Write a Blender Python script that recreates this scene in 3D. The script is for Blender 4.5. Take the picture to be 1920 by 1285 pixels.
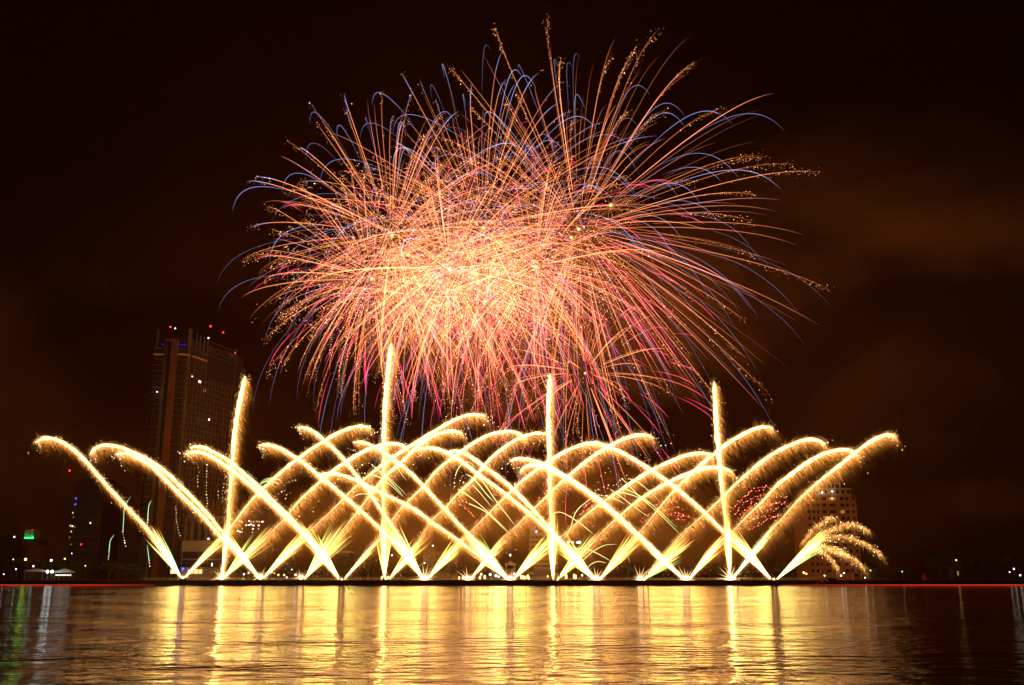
import bpy, math, random
import numpy as np
rng = np.random.default_rng(7)
random.seed(7)
for _o in list(bpy.data.objects):
    bpy.data.objects.remove(_o)
sc = bpy.context.scene
COL = sc.collection
R = math.radians

# ------------------------------------------------------------------ camera
F = 1800.0                      # focal length in photograph pixels (1920 wide)
PITCH = math.atan(442.0 / F)    # horizon at photo row 1084.5
CAM = np.array([0.0, 0.0, 3.5])
CP, SP = math.cos(PITCH), math.sin(PITCH)
cam = bpy.data.cameras.new('camera')
cam.sensor_width = 36.0
cam.lens = 36.0 * F / 1920.0
cam.clip_start = 0.5
cam.clip_end = 9000
camo = bpy.data.objects.new('camera', cam)
COL.objects.link(camo)
camo.location = CAM
camo.rotation_euler = (math.pi / 2 + PITCH, 0, 0)
sc.camera = camo

def at(x, y, Y):
    """photo pixel -> world point on the vertical plane Y metres away"""
    u = (x - 960.0) / F
    v = (642.5 - y) / F
    d = np.array([u, CP - v * SP, SP + v * CP])
    return CAM + d * (Y / d[1])

def atx(x, Y):
    """world x of a photo column at ground level, Y metres away"""
    return at(x, 1084.5, Y)[0]

def atz(y, Y):
    return at(960, y, Y)[2]

# ------------------------------------------------------------------ night sky, exposure
world = bpy.data.worlds.new('World')
sc.world = world
world.use_nodes = True
wn, wl = world.node_tree.nodes, world.node_tree.links
wn.clear()
def wnode(t, **kw):
    n = wn.new(t)
    for k, v in kw.items():
        setattr(n, k, v)
    return n
w_out = wnode('ShaderNodeOutputWorld')
w_bg = wnode('ShaderNodeBackground')
w_tc = wnode('ShaderNodeTexCoord')
w_sep = wnode('ShaderNodeSeparateXYZ')
wl.new(w_tc.outputs['Generated'], w_sep.inputs[0])
w_noise = wnode('ShaderNodeTexNoise')
w_noise.inputs['Scale'].default_value = 3.4
w_noise.inputs['Detail'].default_value = 3.0
w_noise.inputs['Roughness'].default_value = 0.45
w_noise.inputs['Distortion'].default_value = 0.5
w_map = wnode('ShaderNodeMapping')
w_map.inputs['Location'].default_value = (0.35, 0.1, 0.62)
w_map.inputs['Scale'].default_value = (1.0, 1.0, 1.5)
wl.new(w_tc.outputs['Generated'], w_map.inputs['Vector'])
wl.new(w_map.outputs[0], w_noise.inputs['Vector'])
w_cl = wnode('ShaderNodeMapRange', interpolation_type='SMOOTHSTEP')
for i, v in ((1, 0.40), (2, 0.70), (3, 0.12), (4, 1.0)):
    w_cl.inputs[i].default_value = v
wl.new(w_noise.outputs['Fac'], w_cl.inputs[0])
w_el = wnode('ShaderNodeMapRange', interpolation_type='SMOOTHSTEP')     # city glow fades upwards
for i, v in ((1, 0.10), (2, 0.46), (3, 1.0), (4, 0.03)):
    w_el.inputs[i].default_value = v
wl.new(w_sep.outputs['Z'], w_el.inputs[0])
w_az = wnode('ShaderNodeMapRange', interpolation_type='SMOOTHSTEP')     # cloud bank over the east side of town
for i, v in ((1, -0.20), (2, 0.30), (3, 0.6), (4, 0.3)):
    w_az.inputs[i].default_value = v
wl.new(w_sep.outputs['X'], w_az.inputs[0])
def wmath(op, a, b):
    n = wnode('ShaderNodeMath', operation=op)
    for i, s in enumerate((a, b)):
        if isinstance(s, (int, float)):
            n.inputs[i].default_value = s
        else:
            wl.new(s, n.inputs[i])
    return n.outputs[0]
_d0 = np.array([(1640 - 960) / F, CP - 0.0 * SP, SP + 0.0 * CP])        # smoke cloud drifted off to the right of the shells
_d0 /= np.linalg.norm(_d0)
w_dot = wnode('ShaderNodeVectorMath', operation='DOT_PRODUCT')
wl.new(w_tc.outputs['Generated'], w_dot.inputs[0])
w_dot.inputs[1].default_value = tuple(_d0)
w_blob = wnode('ShaderNodeMapRange', interpolation_type='SMOOTHSTEP')
for i, v in ((1, 0.968), (2, 1.0), (3, 0.0), (4, 1.0)):
    w_blob.inputs[i].default_value = v
wl.new(w_dot.outputs['Value'], w_blob.inputs[0])
w_cl2 = wnode('ShaderNodeMapRange', interpolation_type='SMOOTHSTEP')
for i, v in ((1, 0.34), (2, 0.62), (3, 0.15), (4, 1.0)):
    w_cl2.inputs[i].default_value = v
wl.new(w_noise.outputs['Fac'], w_cl2.inputs[0])
w_f = wmath('MULTIPLY', wmath('MULTIPLY', w_cl.outputs[0], w_el.outputs[0]), w_az.outputs[0])
w_bg.inputs['Color'].default_value = (1.0, 0.235, 0.03, 1)
wl.new(wmath('ADD', wmath('MULTIPLY', w_f, 0.05), wmath('MULTIPLY', wmath('MULTIPLY', w_blob.outputs[0], w_cl2.outputs[0]), 0.042)), w_bg.inputs['Strength'])
wl.new(w_bg.outputs[0], w_out.inputs['Surface'])

sc.view_settings.view_transform = 'Standard'
sc.view_settings.look = 'None'
sc.view_settings.exposure = 0.0
sc.view_settings.gamma = 1.0
sc.view_settings.use_curve_mapping = False
sc.render.engine = 'CYCLES'
cy = sc.cycles
cy.transparent_max_bounces = 160
cy.max_bounces = 4
cy.diffuse_bounces = 1
cy.glossy_bounces = 2
cy.transmission_bounces = 2
cy.volume_bounces = 0
cy.use_denoising = True
cy.sample_clamp_direct = 4.0
cy.sample_clamp_indirect = 9.0

# ------------------------------------------------------------------ helpers
def mesh_from(name, V, quads=None, tris=None, burn=None):
    V = np.asarray(V, dtype=np.float32).reshape(-1, 3)
    me = bpy.data.meshes.new(name)
    nq = 0 if quads is None else len(quads)
    nt = 0 if tris is None else len(tris)
    loops = []
    if nq:
        loops.append(np.asarray(quads, dtype=np.int32).reshape(-1))
    if nt:
        loops.append(np.asarray(tris, dtype=np.int32).reshape(-1))
    L = np.concatenate(loops)
    tot = np.concatenate([np.full(nq, 4, np.int32), np.full(nt, 3, np.int32)])
    st = np.concatenate([[0], np.cumsum(tot)[:-1]]).astype(np.int32)
    me.vertices.add(len(V))
    me.vertices.foreach_set('co', V.reshape(-1))
    me.loops.add(len(L))
    me.loops.foreach_set('vertex_index', L)
    me.polygons.add(len(tot))
    me.polygons.foreach_set('loop_start', st)
    me.polygons.foreach_set('loop_total', tot)
    if burn is not None:
        a = me.attributes.new('burn', 'FLOAT_COLOR', 'POINT')
        c = np.ones((len(V), 4), np.float32)
        c[:, :3] = np.asarray(burn, np.float32).reshape(-1, 3)
        a.data.foreach_set('color', c.reshape(-1))
    me.update(calc_edges=True)
    return me

def link(name, me, mat=None, parent=None):
    o = bpy.data.objects.new(name, me)
    COL.objects.link(o)
    if mat is not None and me is not None:
        me.materials.clear()
        me.materials.append(mat)
    if parent is not None:
        o.parent = parent
    return o

def empty(name, loc=(0, 0, 0), rz=0.0):
    o = bpy.data.objects.new(name, None)
    COL.objects.link(o)
    o.location = loc
    o.rotation_euler = (0, 0, rz)
    o.empty_display_size = 1.0
    return o

def tag(o, label, cat, group=None):
    o['label'] = label
    o['category'] = cat
    if group:
        o['group'] = group
    return o

def kind(o, k):
    o['kind'] = k
    return o

def thing(name, label, cat, loc=(0, 0, 0), rz=0.0, group=None):
    return tag(empty(name, loc, rz), label, cat, group)

class MB:
    """collects simple shapes, linked as ONE mesh"""
    def __init__(self):
        self.v, self.f = [], []
    def box(self, c, s, rz=0.0):
        cx, cy_, cz = c
        hx, hy, hz = s[0] / 2, s[1] / 2, s[2] / 2
        ca, sa = math.cos(rz), math.sin(rz)
        b = len(self.v)
        for dz in (-hz, hz):
            for dx, dy in ((-hx, -hy), (hx, -hy), (hx, hy), (-hx, hy)):
                self.v.append((cx + dx * ca - dy * sa, cy_ + dx * sa + dy * ca, cz + dz))
        for q in ((0, 3, 2, 1), (4, 5, 6, 7), (0, 1, 5, 4), (1, 2, 6, 5), (2, 3, 7, 6), (3, 0, 4, 7)):
            self.f.append(tuple(b + i for i in q))
        return self
    def span(self, x0, x1, y0, y1, z0, z1):
        return self.box(((x0 + x1) / 2, (y0 + y1) / 2, (z0 + z1) / 2), (x1 - x0, y1 - y0, z1 - z0))
    def wallbox(self, p, q, z0, z1, t, out=0.0):
        """a box standing along plan segment p->q, thickness t, pushed out to the right of p->q"""
        dx, dy = q[0] - p[0], q[1] - p[1]
        L = math.hypot(dx, dy)
        nx, ny = dy / L, -dx / L
        c = ((p[0] + q[0]) / 2 + nx * out, (p[1] + q[1]) / 2 + ny * out, (z0 + z1) / 2)
        return self.box(c, (L, t, z1 - z0), math.atan2(dy, dx))
    def prism(self, poly, z0, z1, scale_top=1.0):
        b = len(self.v)
        n = len(poly)
        mx = sum(p[0] for p in poly) / n
        my = sum(p[1] for p in poly) / n
        for p in poly:
            self.v.append((p[0], p[1], z0))
        for p in poly:
            self.v.append((mx + (p[0] - mx) * scale_top, my + (p[1] - my) * scale_top, z1))
        self.f.append(tuple(b + i for i in reversed(range(n))))
        self.f.append(tuple(b + n + i for i in range(n)))
        for i in range(n):
            j = (i + 1) % n
            self.f.append((b + i, b + j, b + n + j, b + n + i))
        return self
    def cone(self, p, q, r0, r1, n=8):
        p, q = np.array(p, float), np.array(q, float)
        t = (q - p) / np.linalg.norm(q - p)
        a = np.cross(t, (0.3, 0.9, 0.2) if abs(t[1]) < 0.8 else (1, 0, 0))
        a /= np.linalg.norm(a)
        c = np.cross(t, a)
        b = len(self.v)
        for o, r in ((p, r0), (q, r1)):
            for i in range(n):
                an = 2 * math.pi * i / n
                self.v.append(tuple(o + r * (a * math.cos(an) + c * math.sin(an))))
        for i in range(n):
            j = (i + 1) % n
            self.f.append((b + i, b + j, b + n + j, b + n + i))
        self.f.append(tuple(b + i for i in reversed(range(n))))
        self.f.append(tuple(b + n + i for i in range(n)))
        return self
    def ball(self, c, r, sz=1.0, nu=10, nv=6):
        b = len(self.v)
        self.v.append((c[0], c[1], c[2] + r * sz))
        for i in range(1, nv):
            th = math.pi * i / nv
            for j in range(nu):
                ph = 2 * math.pi * j / nu
                self.v.append((c[0] + r * math.sin(th) * math.cos(ph), c[1] + r * math.sin(th) * math.sin(ph), c[2] + r * sz * math.cos(th)))
        self.v.append((c[0], c[1], c[2] - r * sz))
        for j in range(nu):
            self.f.append((b, b + 1 + j, b + 1 + (j + 1) % nu))
            e = b + 1 + (nv - 2) * nu
            self.f.append((e + (j + 1) % nu, e + j, b + 1 + (nv - 1) * nu))
        for i in range(nv - 2):
            for j in range(nu):
                a0 = b + 1 + i * nu
                self.f.append((a0 + j, a0 + nu + j, a0 + nu + (j + 1) % nu, a0 + (j + 1) % nu))
        return self
    def mesh(self, name):
        me = bpy.data.meshes.new(name)
        me.from_pydata(self.v, [], self.f)
        me.update()
        return me
    def build(self, name, mat, parent=None):
        return link(name, self.mesh(name), mat, parent)

# ------------------------------------------------------------------ materials
def mat_new(name):
    m = bpy.data.materials.new(name)
    m.use_nodes = True
    m.node_tree.nodes.clear()
    return m, m.node_tree.nodes, m.node_tree.links

def surf(name, col, rough=0.8, var=0.35, scale=0.6, bump=0.0, metallic=0.0, spec=0.3):
    m, n, l = mat_new(name)
    out = n.new('ShaderNodeOutputMaterial')
    p = n.new('ShaderNodeBsdfPrincipled')
    tc = n.new('ShaderNodeTexCoord')
    nz = n.new('ShaderNodeTexNoise')
    nz.inputs['Scale'].default_value = scale
    nz.inputs['Detail'].default_value = 6
    l.new(tc.outputs['Object'], nz.inputs['Vector'])
    mx = n.new('ShaderNodeMix')
    mx.data_type = 'RGBA'
    mx.inputs[6].default_value = tuple(c * (1 - var) for c in col) + (1,)
    mx.inputs[7].default_value = tuple(min(1, c * (1 + var)) for c in col) + (1,)
    l.new(nz.outputs['Fac'], mx.inputs[0])
    l.new(mx.outputs[2], p.inputs['Base Color'])
    p.inputs['Roughness'].default_value = rough
    p.inputs['Metallic'].default_value = metallic
    p.inputs['Specular IOR Level'].default_value = spec
    if bump:
        b = n.new('ShaderNodeBump')
        b.inputs['Strength'].default_value = bump
        l.new(nz.outputs['Fac'], b.inputs['Height'])
        l.new(b.outputs[0], p.inputs['Normal'])
    l.new(p.outputs[0], out.inputs['Surface'])
    return m

def glow(name, col, strength, sample=True):
    m, n, l = mat_new(name)
    out = n.new('ShaderNodeOutputMaterial')
    e = n.new('ShaderNodeEmission')
    e.inputs['Color'].default_value = tuple(col) + (1,)
    e.inputs['Strength'].default_value = strength
    l.new(e.outputs[0], out.inputs['Surface'])
    m.cycles.emission_sampling = 'FRONT' if sample else 'NONE'
    return m

def burning(name, additive, sample, gain=1.0):
    """hot glowing matter; its colour and heat vary along each streak with the age of the spark"""
    m, n, l = mat_new(name)
    out = n.new('ShaderNodeOutputMaterial')
    a = n.new('ShaderNodeAttribute')
    a.attribute_name = 'burn'
    e = n.new('ShaderNodeEmission')
    e.inputs['Strength'].default_value = gain
    l.new(a.outputs['Color'], e.inputs['Color'])
    if additive:
        t = n.new('ShaderNodeBsdfTransparent')
        s = n.new('ShaderNodeAddShader')
        l.new(e.outputs[0], s.inputs[0])
        l.new(t.outputs[0], s.inputs[1])
        l.new(s.outputs[0], out.inputs['Surface'])
    else:
        l.new(e.outputs[0], out.inputs['Surface'])
    m.cycles.emission_sampling = 'FRONT' if sample else 'NONE'
    return m

M_SPARK = burning('spark_light', True, False)
M_CORE = burning('burning_core', False, True)
M_FLASH = glow('launch_flash_light', (1.0, 0.55, 0.20), 45)
M_BURST = glow('burst_flash_light', (1.0, 0.42, 0.14), 220)

# ------------------------------------------------------------------ spark geometry
def unit(a):
    return a / np.maximum(np.linalg.norm(a, axis=-1, keepdims=True), 1e-9)

def tubes(P, rad, colr, sides=3):
    """P (N,K,3), rad (N,K), colr (N,K,3) -> verts (N,K*sides,3), quads (K-1)*sides for one tube, burn"""
    N, K, _ = P.shape
    T = np.empty_like(P)
    T[:, 1:-1] = P[:, 2:] - P[:, :-2]
    T[:, 0] = P[:, 1] - P[:, 0]
    T[:, -1] = P[:, -1] - P[:, -2]
    T = unit(T)
    ref = np.zeros_like(T)
    ref[..., 0] = 0.21
    ref[..., 1] = 0.95
    ref[..., 2] = 0.13
    A = unit(np.cross(T, ref))
    B = np.cross(T, A)
    an = np.arange(sides) * 2 * math.pi / sides + 0.3
    V = P[:, :, None, :] + rad[:, :, None, None] * (A[:, :, None, :] * np.cos(an)[None, None, :, None] + B[:, :, None, :] * np.sin(an)[None, None, :, None])
    C = np.repeat(colr[:, :, None, :], sides, axis=2)
    q = []
    for k in range(K - 1):
        for s in range(sides):
            s2 = (s + 1) % sides
            q.append((k * sides + s, k * sides + s2, (k + 1) * sides + s2, (k + 1) * sides + s))
    return V.reshape(N, K * sides, 3), np.array(q, np.int32), C.reshape(N, K * sides, 3)

def tube_parts(name, P, rad, colr, parent, mat=M_SPARK, sides=3):
    V, q, C = tubes(P, rad, colr, sides)
    out = []
    for i in range(len(P)):
        out.append(link(name, mesh_from(name, V[i], q, None, C[i]), mat, parent))
    return out

def hairs(root, tip, rad, c0, c1):
    """thin burning spark streaks: triangular spikes"""
    N = len(root)
    t = unit(tip - root)
    ref = np.tile(np.array([0.2, 0.93, 0.3]), (N, 1))
    A = unit(np.cross(t, ref))
    B = np.cross(t, A)
    ph = rng.uniform(0, 6.28, N)
    V = np.empty((N, 4, 3))
    for k in range(3):
        an = ph + k * 2.0944
        V[:, k] = root + rad[:, None] * (A * np.cos(an)[:, None] + B * np.sin(an)[:, None])
    V[:, 3] = tip
    C = np.empty((N, 4, 3))
    C[:, :3] = c0[:, None, :]
    C[:, 3] = c1
    base = (np.arange(N) * 4)[:, None, None]
    tr = np.array([(0, 1, 3), (1, 2, 3), (2, 0, 3)])[None] + base
    return V.reshape(-1, 3), tr.reshape(-1, 3), C.reshape(-1, 3)

def dots(P, rad, col):
    N = len(P)
    d = np.array([(1, 0, 0), (-1, 0, 0), (0, 1, 0), (0, -1, 0), (0, 0, 1), (0, 0, -1)], float)
    V = P[:, None, :] + rad[:, None, None] * d[None]
    C = np.repeat(col[:, None, :], 6, axis=1)
    f = np.array([(0, 2, 4), (2, 1, 4), (1, 3, 4), (3, 0, 4), (2, 0, 5), (1, 2, 5), (3, 1, 5), (0, 3, 5)])
    tr = f[None] + (np.arange(N) * 6)[:, None, None]
    return V.reshape(-1, 3), tr.reshape(-1, 3), C.reshape(-1, 3)

def merge(parts):
    V, T, C, b = [], [], [], 0
    for v, t, c in parts:
        V.append(v); T.append(t + b); C.append(c)
        b += len(v)
    return np.concatenate(V), np.concatenate(T), np.concatenate(C)

def resample(pts, n):
    """Catmull-Rom through points, evenly respaced"""
    p = np.array(pts, float)
    q = np.vstack([2 * p[0] - p[1], p, 2 * p[-1] - p[-2]])
    out = []
    for i in range(1, len(q) - 2):
        for t in np.linspace(0, 1, 12, endpoint=False):
            a, b, c, d = q[i - 1], q[i], q[i + 1], q[i + 2]
            out.append(0.5 * ((2 * b) + (c - a) * t + (2 * a - 5 * b + 4 * c - d) * t * t + (3 * b - a - 3 * c + d) * t ** 3))
    out.append(q[-2])
    out = np.array(out)
    s = np.concatenate([[0], np.cumsum(np.linalg.norm(np.diff(out, axis=0), axis=1))])
    # light smoothing against tracing wobble
    u = np.linspace(0, s[-1], n)
    res = np.stack([np.interp(u, s, out[:, k]) for k in range(out.shape[1])], axis=1)
    for _ in range(2):
        res[1:-1] = 0.25 * res[:-2] + 0.5 * res[1:-1] + 0.25 * res[2:]
    return res

def path3(pts, n, Y0, Y1):
    """photo-traced path -> world points on a slightly slanting vertical sheet from depth Y0 to Y1"""
    r = resample(pts, n)
    return np.array([at(p[0], p[1], Y0 + (Y1 - Y0) * i / (n - 1)) for i, p in enumerate(r)])

YF = 492.0     # the firing line along the quay edge
QUAY_Z = 2.6
ORD = ['first', 'second', 'third', 'fourth', 'fifth', 'sixth', 'seventh', 'eighth', 'ninth', 'tenth', 'eleventh', 'twelfth', 'thirteenth', 'fourteenth', 'fifteenth']
LP = [343, 416, 488, 564, 641, 724, 796, 877, 956, 1038, 1118, 1200, 1286, 1369, 1451]   # launch points, left to right
LY = [1084, 1084, 1084, 1085, 1088, 1087, 1087, 1088, 1088, 1090, 1088, 1088, 1088, 1087, 1088]

# ------------------------------------------------------------------ materials of the place
M_CONC = surf('pale_concrete', (0.24, 0.205, 0.17), 0.85, 0.25, 0.12)
M_OCHRE = surf('ochre_plaster', (0.48, 0.24, 0.09), 0.85, 0.2, 0.15)
M_TOWER = surf('tower_concrete', (0.15, 0.105, 0.07), 0.85, 0.25, 0.12)
M_CONC_D = surf('grey_concrete', (0.12, 0.105, 0.09), 0.9, 0.3, 0.15)
M_DARK = surf('dark_cladding', (0.045, 0.04, 0.04), 0.6, 0.4, 0.3)
M_GLASSY = surf('dark_glass', (0.02, 0.022, 0.026), 0.15, 0.4, 0.2, spec=0.6)
M_WHITE = surf('white_render', (0.45, 0.40, 0.34), 0.85, 0.15, 0.2)
M_ROOF = surf('red_roof_tiles', (0.22, 0.055, 0.035), 0.8, 0.35, 1.5, 0.3)
M_METAL = surf('galvanised_metal', (0.18, 0.18, 0.18), 0.45, 0.2, 2.0, metallic=0.7)
M_BLACK = surf('blackened_steel', (0.025, 0.023, 0.022), 0.7, 0.3, 2.0)
M_QUAY = surf('wet_dark_stone', (0.035, 0.03, 0.027), 0.8, 0.5, 0.7, 0.4)
M_LAND = surf('dark_ground', (0.05, 0.045, 0.035), 0.95, 0.4, 0.05)
M_LEAF = surf('dark_leaves', (0.05, 0.065, 0.025), 0.8, 0.5, 0.5)
M_BARK = surf('bark', (0.09, 0.065, 0.045), 0.95, 0.35, 2.0, 0.4)
M_CANVAS = surf('white_canvas', (0.6, 0.57, 0.5), 0.9, 0.1, 0.5)
M_REDPAINT = surf('dull_red_paint', (0.26, 0.02, 0.015), 0.7, 0.25, 0.8)
M_ORANGEW = surf('ochre_render', (0.20, 0.085, 0.04), 0.9, 0.25, 0.2)
L_WARM = glow('warm_window_light', (1.0, 0.62, 0.22), 1.6)
L_PALE = glow('pale_window_light', (1.0, 0.82, 0.55), 3.0)
L_DIMW = glow('dim_window_light', (1.0, 0.55, 0.2), 0.35)
L_COOL = glow('cool_window_light', (0.45, 0.75, 1.0), 1.6)
L_LAMPW = glow('white_lamp_light', (1.0, 0.92, 0.80), 14)
L_FLOOD = glow('floodlight_light', (0.92, 1.0, 0.97), 60)
L_LAMPO = glow('orange_lamp_light', (1.0, 0.45, 0.10), 12)
L_RED = glow('red_warning_light', (1.0, 0.03, 0.02), 7)
L_GREEN = glow('green_sign_light', (0.008, 1.0, 0.16), 190)
L_BLUE = glow('blue_lamp_light', (0.05, 0.07, 1.0), 5)
L_BLUEDIM = glow('blue_strip_light', (0.03, 0.03, 1.0), 0.6)
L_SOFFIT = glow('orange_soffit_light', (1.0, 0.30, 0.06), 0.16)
L_FLAME = glow('flame_light', (1.0, 0.50, 0.12), 7)
L_REDLINE = glow('red_trail_light', (1.0, 0.06, 0.02), 0.9)

# ------------------------------------------------------------------ river, ground, quay
m, n, l = mat_new('night_river_water')
out = n.new('ShaderNodeOutputMaterial')
p = n.new('ShaderNodeBsdfPrincipled')
p.inputs['Base Color'].default_value = (0.006, 0.006, 0.005, 1)
p.inputs['Roughness'].default_value = 0.085
p.inputs['Specular IOR Level'].default_value = 0.26
p.inputs['IOR'].default_value = 1.33
tc = n.new('ShaderNodeTexCoord')
def wave(sx, sy, scale, detail, rot=0.0):
    mp = n.new('ShaderNodeMapping')
    mp.inputs['Scale'].default_value = (sx, sy, 1)
    mp.inputs['Rotation'].default_value = (0, 0, rot)
    nz = n.new('ShaderNodeTexNoise')
    nz.inputs['Scale'].default_value = scale
    nz.inputs['Detail'].default_value = detail
    nz.inputs['Roughness'].default_value = 0.5
    l.new(tc.outputs['Object'], mp.inputs['Vector'])
    l.new(mp.outputs[0], nz.inputs['Vector'])
    return nz.outputs['Fac']
def mmath(op, a, b):
    q = n.new('ShaderNodeMath')
    q.operation = op
    for i, s in enumerate((a, b)):
        if isinstance(s, (int, float)):
            q.inputs[i].default_value = s
        else:
            l.new(s, q.inputs[i])
    return q.outputs[0]
w1 = wave(0.8, 1.0, 0.8, 3.0, 0.10)
w2 = wave(0.7, 1.0, 0.16, 2.0, -0.12)
w3 = wave(0.35, 1.0, 0.03, 2.0, 0.05)
calm = n.new('ShaderNodeMapRange')
for i, v in ((1, 0.42), (2, 0.60), (3, 0.35), (4, 1.0)):
    calm.inputs[i].default_value = v
l.new(w3, calm.inputs[0])
h = mmath('ADD', mmath('MULTIPLY', w1, 0.5), mmath('MULTIPLY', w2, 1.1))
h = mmath('MULTIPLY', h, calm.outputs[0])
b = n.new('ShaderNodeBump')
b.inputs['Strength'].default_value = 1.0
b.inputs['Distance'].default_value = 0.55
l.new(h, b.inputs['Height'])
l.new(b.outputs[0], p.inputs['Normal'])
l.new(p.outputs[0], out.inputs['Surface'])
M_WATER = m
water = MB()
water.v = [(-1450, -50, 0), (1450, -50, 0), (1450, 640, 0), (-1450, 640, 0)]
water.f = [(0, 1, 2, 3)]
kind(water.build('river_water', M_WATER), 'structure')

QP = [(-1450, 590), (-330, 540), (-215, 500), (-150, 489), (0, 486), (150, 488), (230, 497), (420, 530), (1450, 590)]
def ribbon(poly, prof):
    """sweep a (offset back, z) profile along the quay line"""
    v, f = [], []
    k = len(prof)
    for x, y in poly:
        for o, z in prof:
            v.append((x, y + o, z))
    for i in range(len(poly) - 1):
        for j in range(k - 1):
            f.append((i * k + j, (i + 1) * k + j, (i + 1) * k + j + 1, i * k + j + 1))
    q = MB()
    q.v, q.f = v, f
    return q
kind(ribbon(QP, [(3.0, 2.56), (1050, 2.56)]).build('ground', M_LAND), 'structure')
qw = thing('quay_wall', 'long low dark stone quay wall along the far side of the river', 'quay wall', (0, 486, 0))
def shift(o, d):
    o.location = d
    return o
shift(ribbon(QP, [(0.0, -1.5), (0.35, 2.1), (4.0, 2.1)]).build('wall_face', M_QUAY, qw), (0, -486, 0))
shift(ribbon(QP, [(0.2, 2.1), (0.2, 2.6), (3.2, 2.6), (3.2, 2.4)]).build('coping', M_CONC_D, qw), (0, -486, 0))

# promenade railing behind the firing line
rl = thing('promenade_railing', 'pale railing running along the promenade behind the launch points', 'railing', (0, 505, 2.56))
rp = MB(); rr_ = MB()
rp.box((0, 0, 0.6), (0.16, 0.14, 1.2))
rpm = rp.mesh('railing_post')
for i in range(97):
    link('post', rpm, M_CONC, rl).location = (-190 + i * 4.0, 0, 0)
for z in (0.35, 0.75, 1.2):
    rr_.span(-190, 194, -0.05, 0.05, z - 0.05, z + 0.05)
rr_.build('rails', M_CONC, rl)

# mortar racks
def rack_mesh():
    a, t = MB(), MB()
    a.box((0, 0, 0.15), (3.2, 1.2, 0.3))
    a.box((-1.5, 0, 0.7), (0.15, 1.2, 0.9)); a.box((1.5, 0, 0.7), (0.15, 1.2, 0.9))
    for k in range(7):
        s = (k - 3) / 3.0
        t.cone((s * 1.1, 0, 0.3), (s * 1.1 + s * 0.45, 0, 1.35), 0.16, 0.16, 8)
    return a.mesh('rack_frame'), t.mesh('mortar_tubes')
RF, RT = rack_mesh()
for i in range(15):
    q = at(LP[i], LY[i], YF - 0.4)
    t_ = thing('mortar_rack', f'dark firing rack on the quay under the {ORD[i]} launch point from the left', 'firing rack', (q[0], YF - 0.4, 2.6), 0, 'firing racks along the quay')
    link('frame', RF, M_BLACK, t_)
    link('mortar_tubes', RT, M_BLACK, t_)

# ------------------------------------------------------------------ hotel tower on the left
tw = thing('hotel_tower', 'tall dark hotel tower with balconies and a gridded side face', 'skyscraper', (-225, 600, 2.5))
def loc(p):
    return (p[0] + 225, p[1] - 600)
A = (atx(252, 600), 600); Bf = (atx(313, 600), 600); Bc = (atx(321, 603), 603)
sdir = (0.32, 0.947)
Cc = (Bc[0] + sdir[0] * 51, Bc[1] + sdir[1] * 51); Dd = (Cc[0] + 4.2, Cc[1] + 10); Ee = (Dd[0] - 8, Dd[1] + 20); Gg = (A[0] + 6, A[1] + 70)
A, Bf, Bc, Cc, Dd, Ee, Gg = [loc(q) for q in (A, Bf, Bc, Cc, Dd, Ee, Gg)]
PLAN = [A, Bf, Bc, Cc, Dd, Ee, Gg]
HT = atz(628, 600) - 2.5
def inset(poly, d):
    mx = sum(p[0] for p in poly) / len(poly); my = sum(p[1] for p in poly) / len(poly)
    L = [math.hypot(p[0] - mx, p[1] - my) for p in poly]
    return [(mx + (p[0] - mx) * (1 - d / l_), my + (p[1] - my) * (1 - d / l_)) for p, l_ in zip(poly, L)]
MB().prism(PLAN, 0, HT - 9).build('body', M_DARK, tw)
CROWN = MB().prism(inset(PLAN, 2.5), HT - 9, HT - 1.5).build('roof_crown', M_DARK, tw)
ST = 3.62
def lerp(p, q, t):
    return (p[0] + (q[0] - p[0]) * t, p[1] + (q[1] - p[1]) * t)
W = Bf[0] - A[0]
xs = [A[0] + W * t for t in (0, 0.30, 0.76, 1.0)]
for k in range(1, 39):                       # one balcony floor per storey, on both sides of the shaft
    z = 14 + k * ST
    if z > HT - 8:
        break
    MB().span(xs[0] - 0.4, xs[1], -1.6, 0.02, z, z + 0.28).build('balcony_slab', M_TOWER, tw)
    mb = MB()
    mb.span(xs[2], xs[3], -1.6, 0.02, z, z + 0.28)
    mb.wallbox((Bf[0] - 0.3, Bf[1] - 0.8), (Bc[0] - 0.2, Bc[1] - 0.8), z + 0.004, z + 0.276, 1.6)
    mb.build('balcony_slab', M_TOWER, tw)
sh = MB()
sh.span(xs[1] + 0.4, xs[1] + 2.4, -1.2, 0.0, 0, HT - 7)
sh.span(xs[1] + 4.6, xs[1] + 5.6, -1.0, 0.0, 0, HT - 10)
sh.span(xs[2] - 5.6, xs[2] - 4.7, -1.0, 0.0, 0, HT - 10)
sh.build('facade_ribs', M_CONC_D, tw)
MB().span(xs[2] - 3.6, xs[2] - 0.2, -3.4, 0.0, 0, HT - 4.5).build('lift_shaft', M_ORANGEW, tw)
MB().span(xs[1] + 1.2, xs[2] - 0.2, -3.6, 0.0, HT - 4.45, HT - 3.6).build('shaft_canopy', M_TOWER, tw)
MB().wallbox((Bc[0] - 1.6, Bc[1] - 0.6), (Bc[0] + 0.6, Bc[1] + 0.2), 0, HT + 4.5, 1.8).build('corner_fin', M_TOWER, tw)
MB().box((A[0] + 0.6, 0.6, HT / 2), (1.2, 1.2, HT + 8)).build('corner_fin', M_CONC_D, tw)
gr = MB()
NB = 13
for k in range(0, 38):
    z = 14 + k * ST
    if z > HT - 24:
        break
    gr.wallbox(lerp(Bc, Cc, 0.03), lerp(Bc, Cc, 1.0), z, z + 0.62, 0.9, 0.45)
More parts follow.
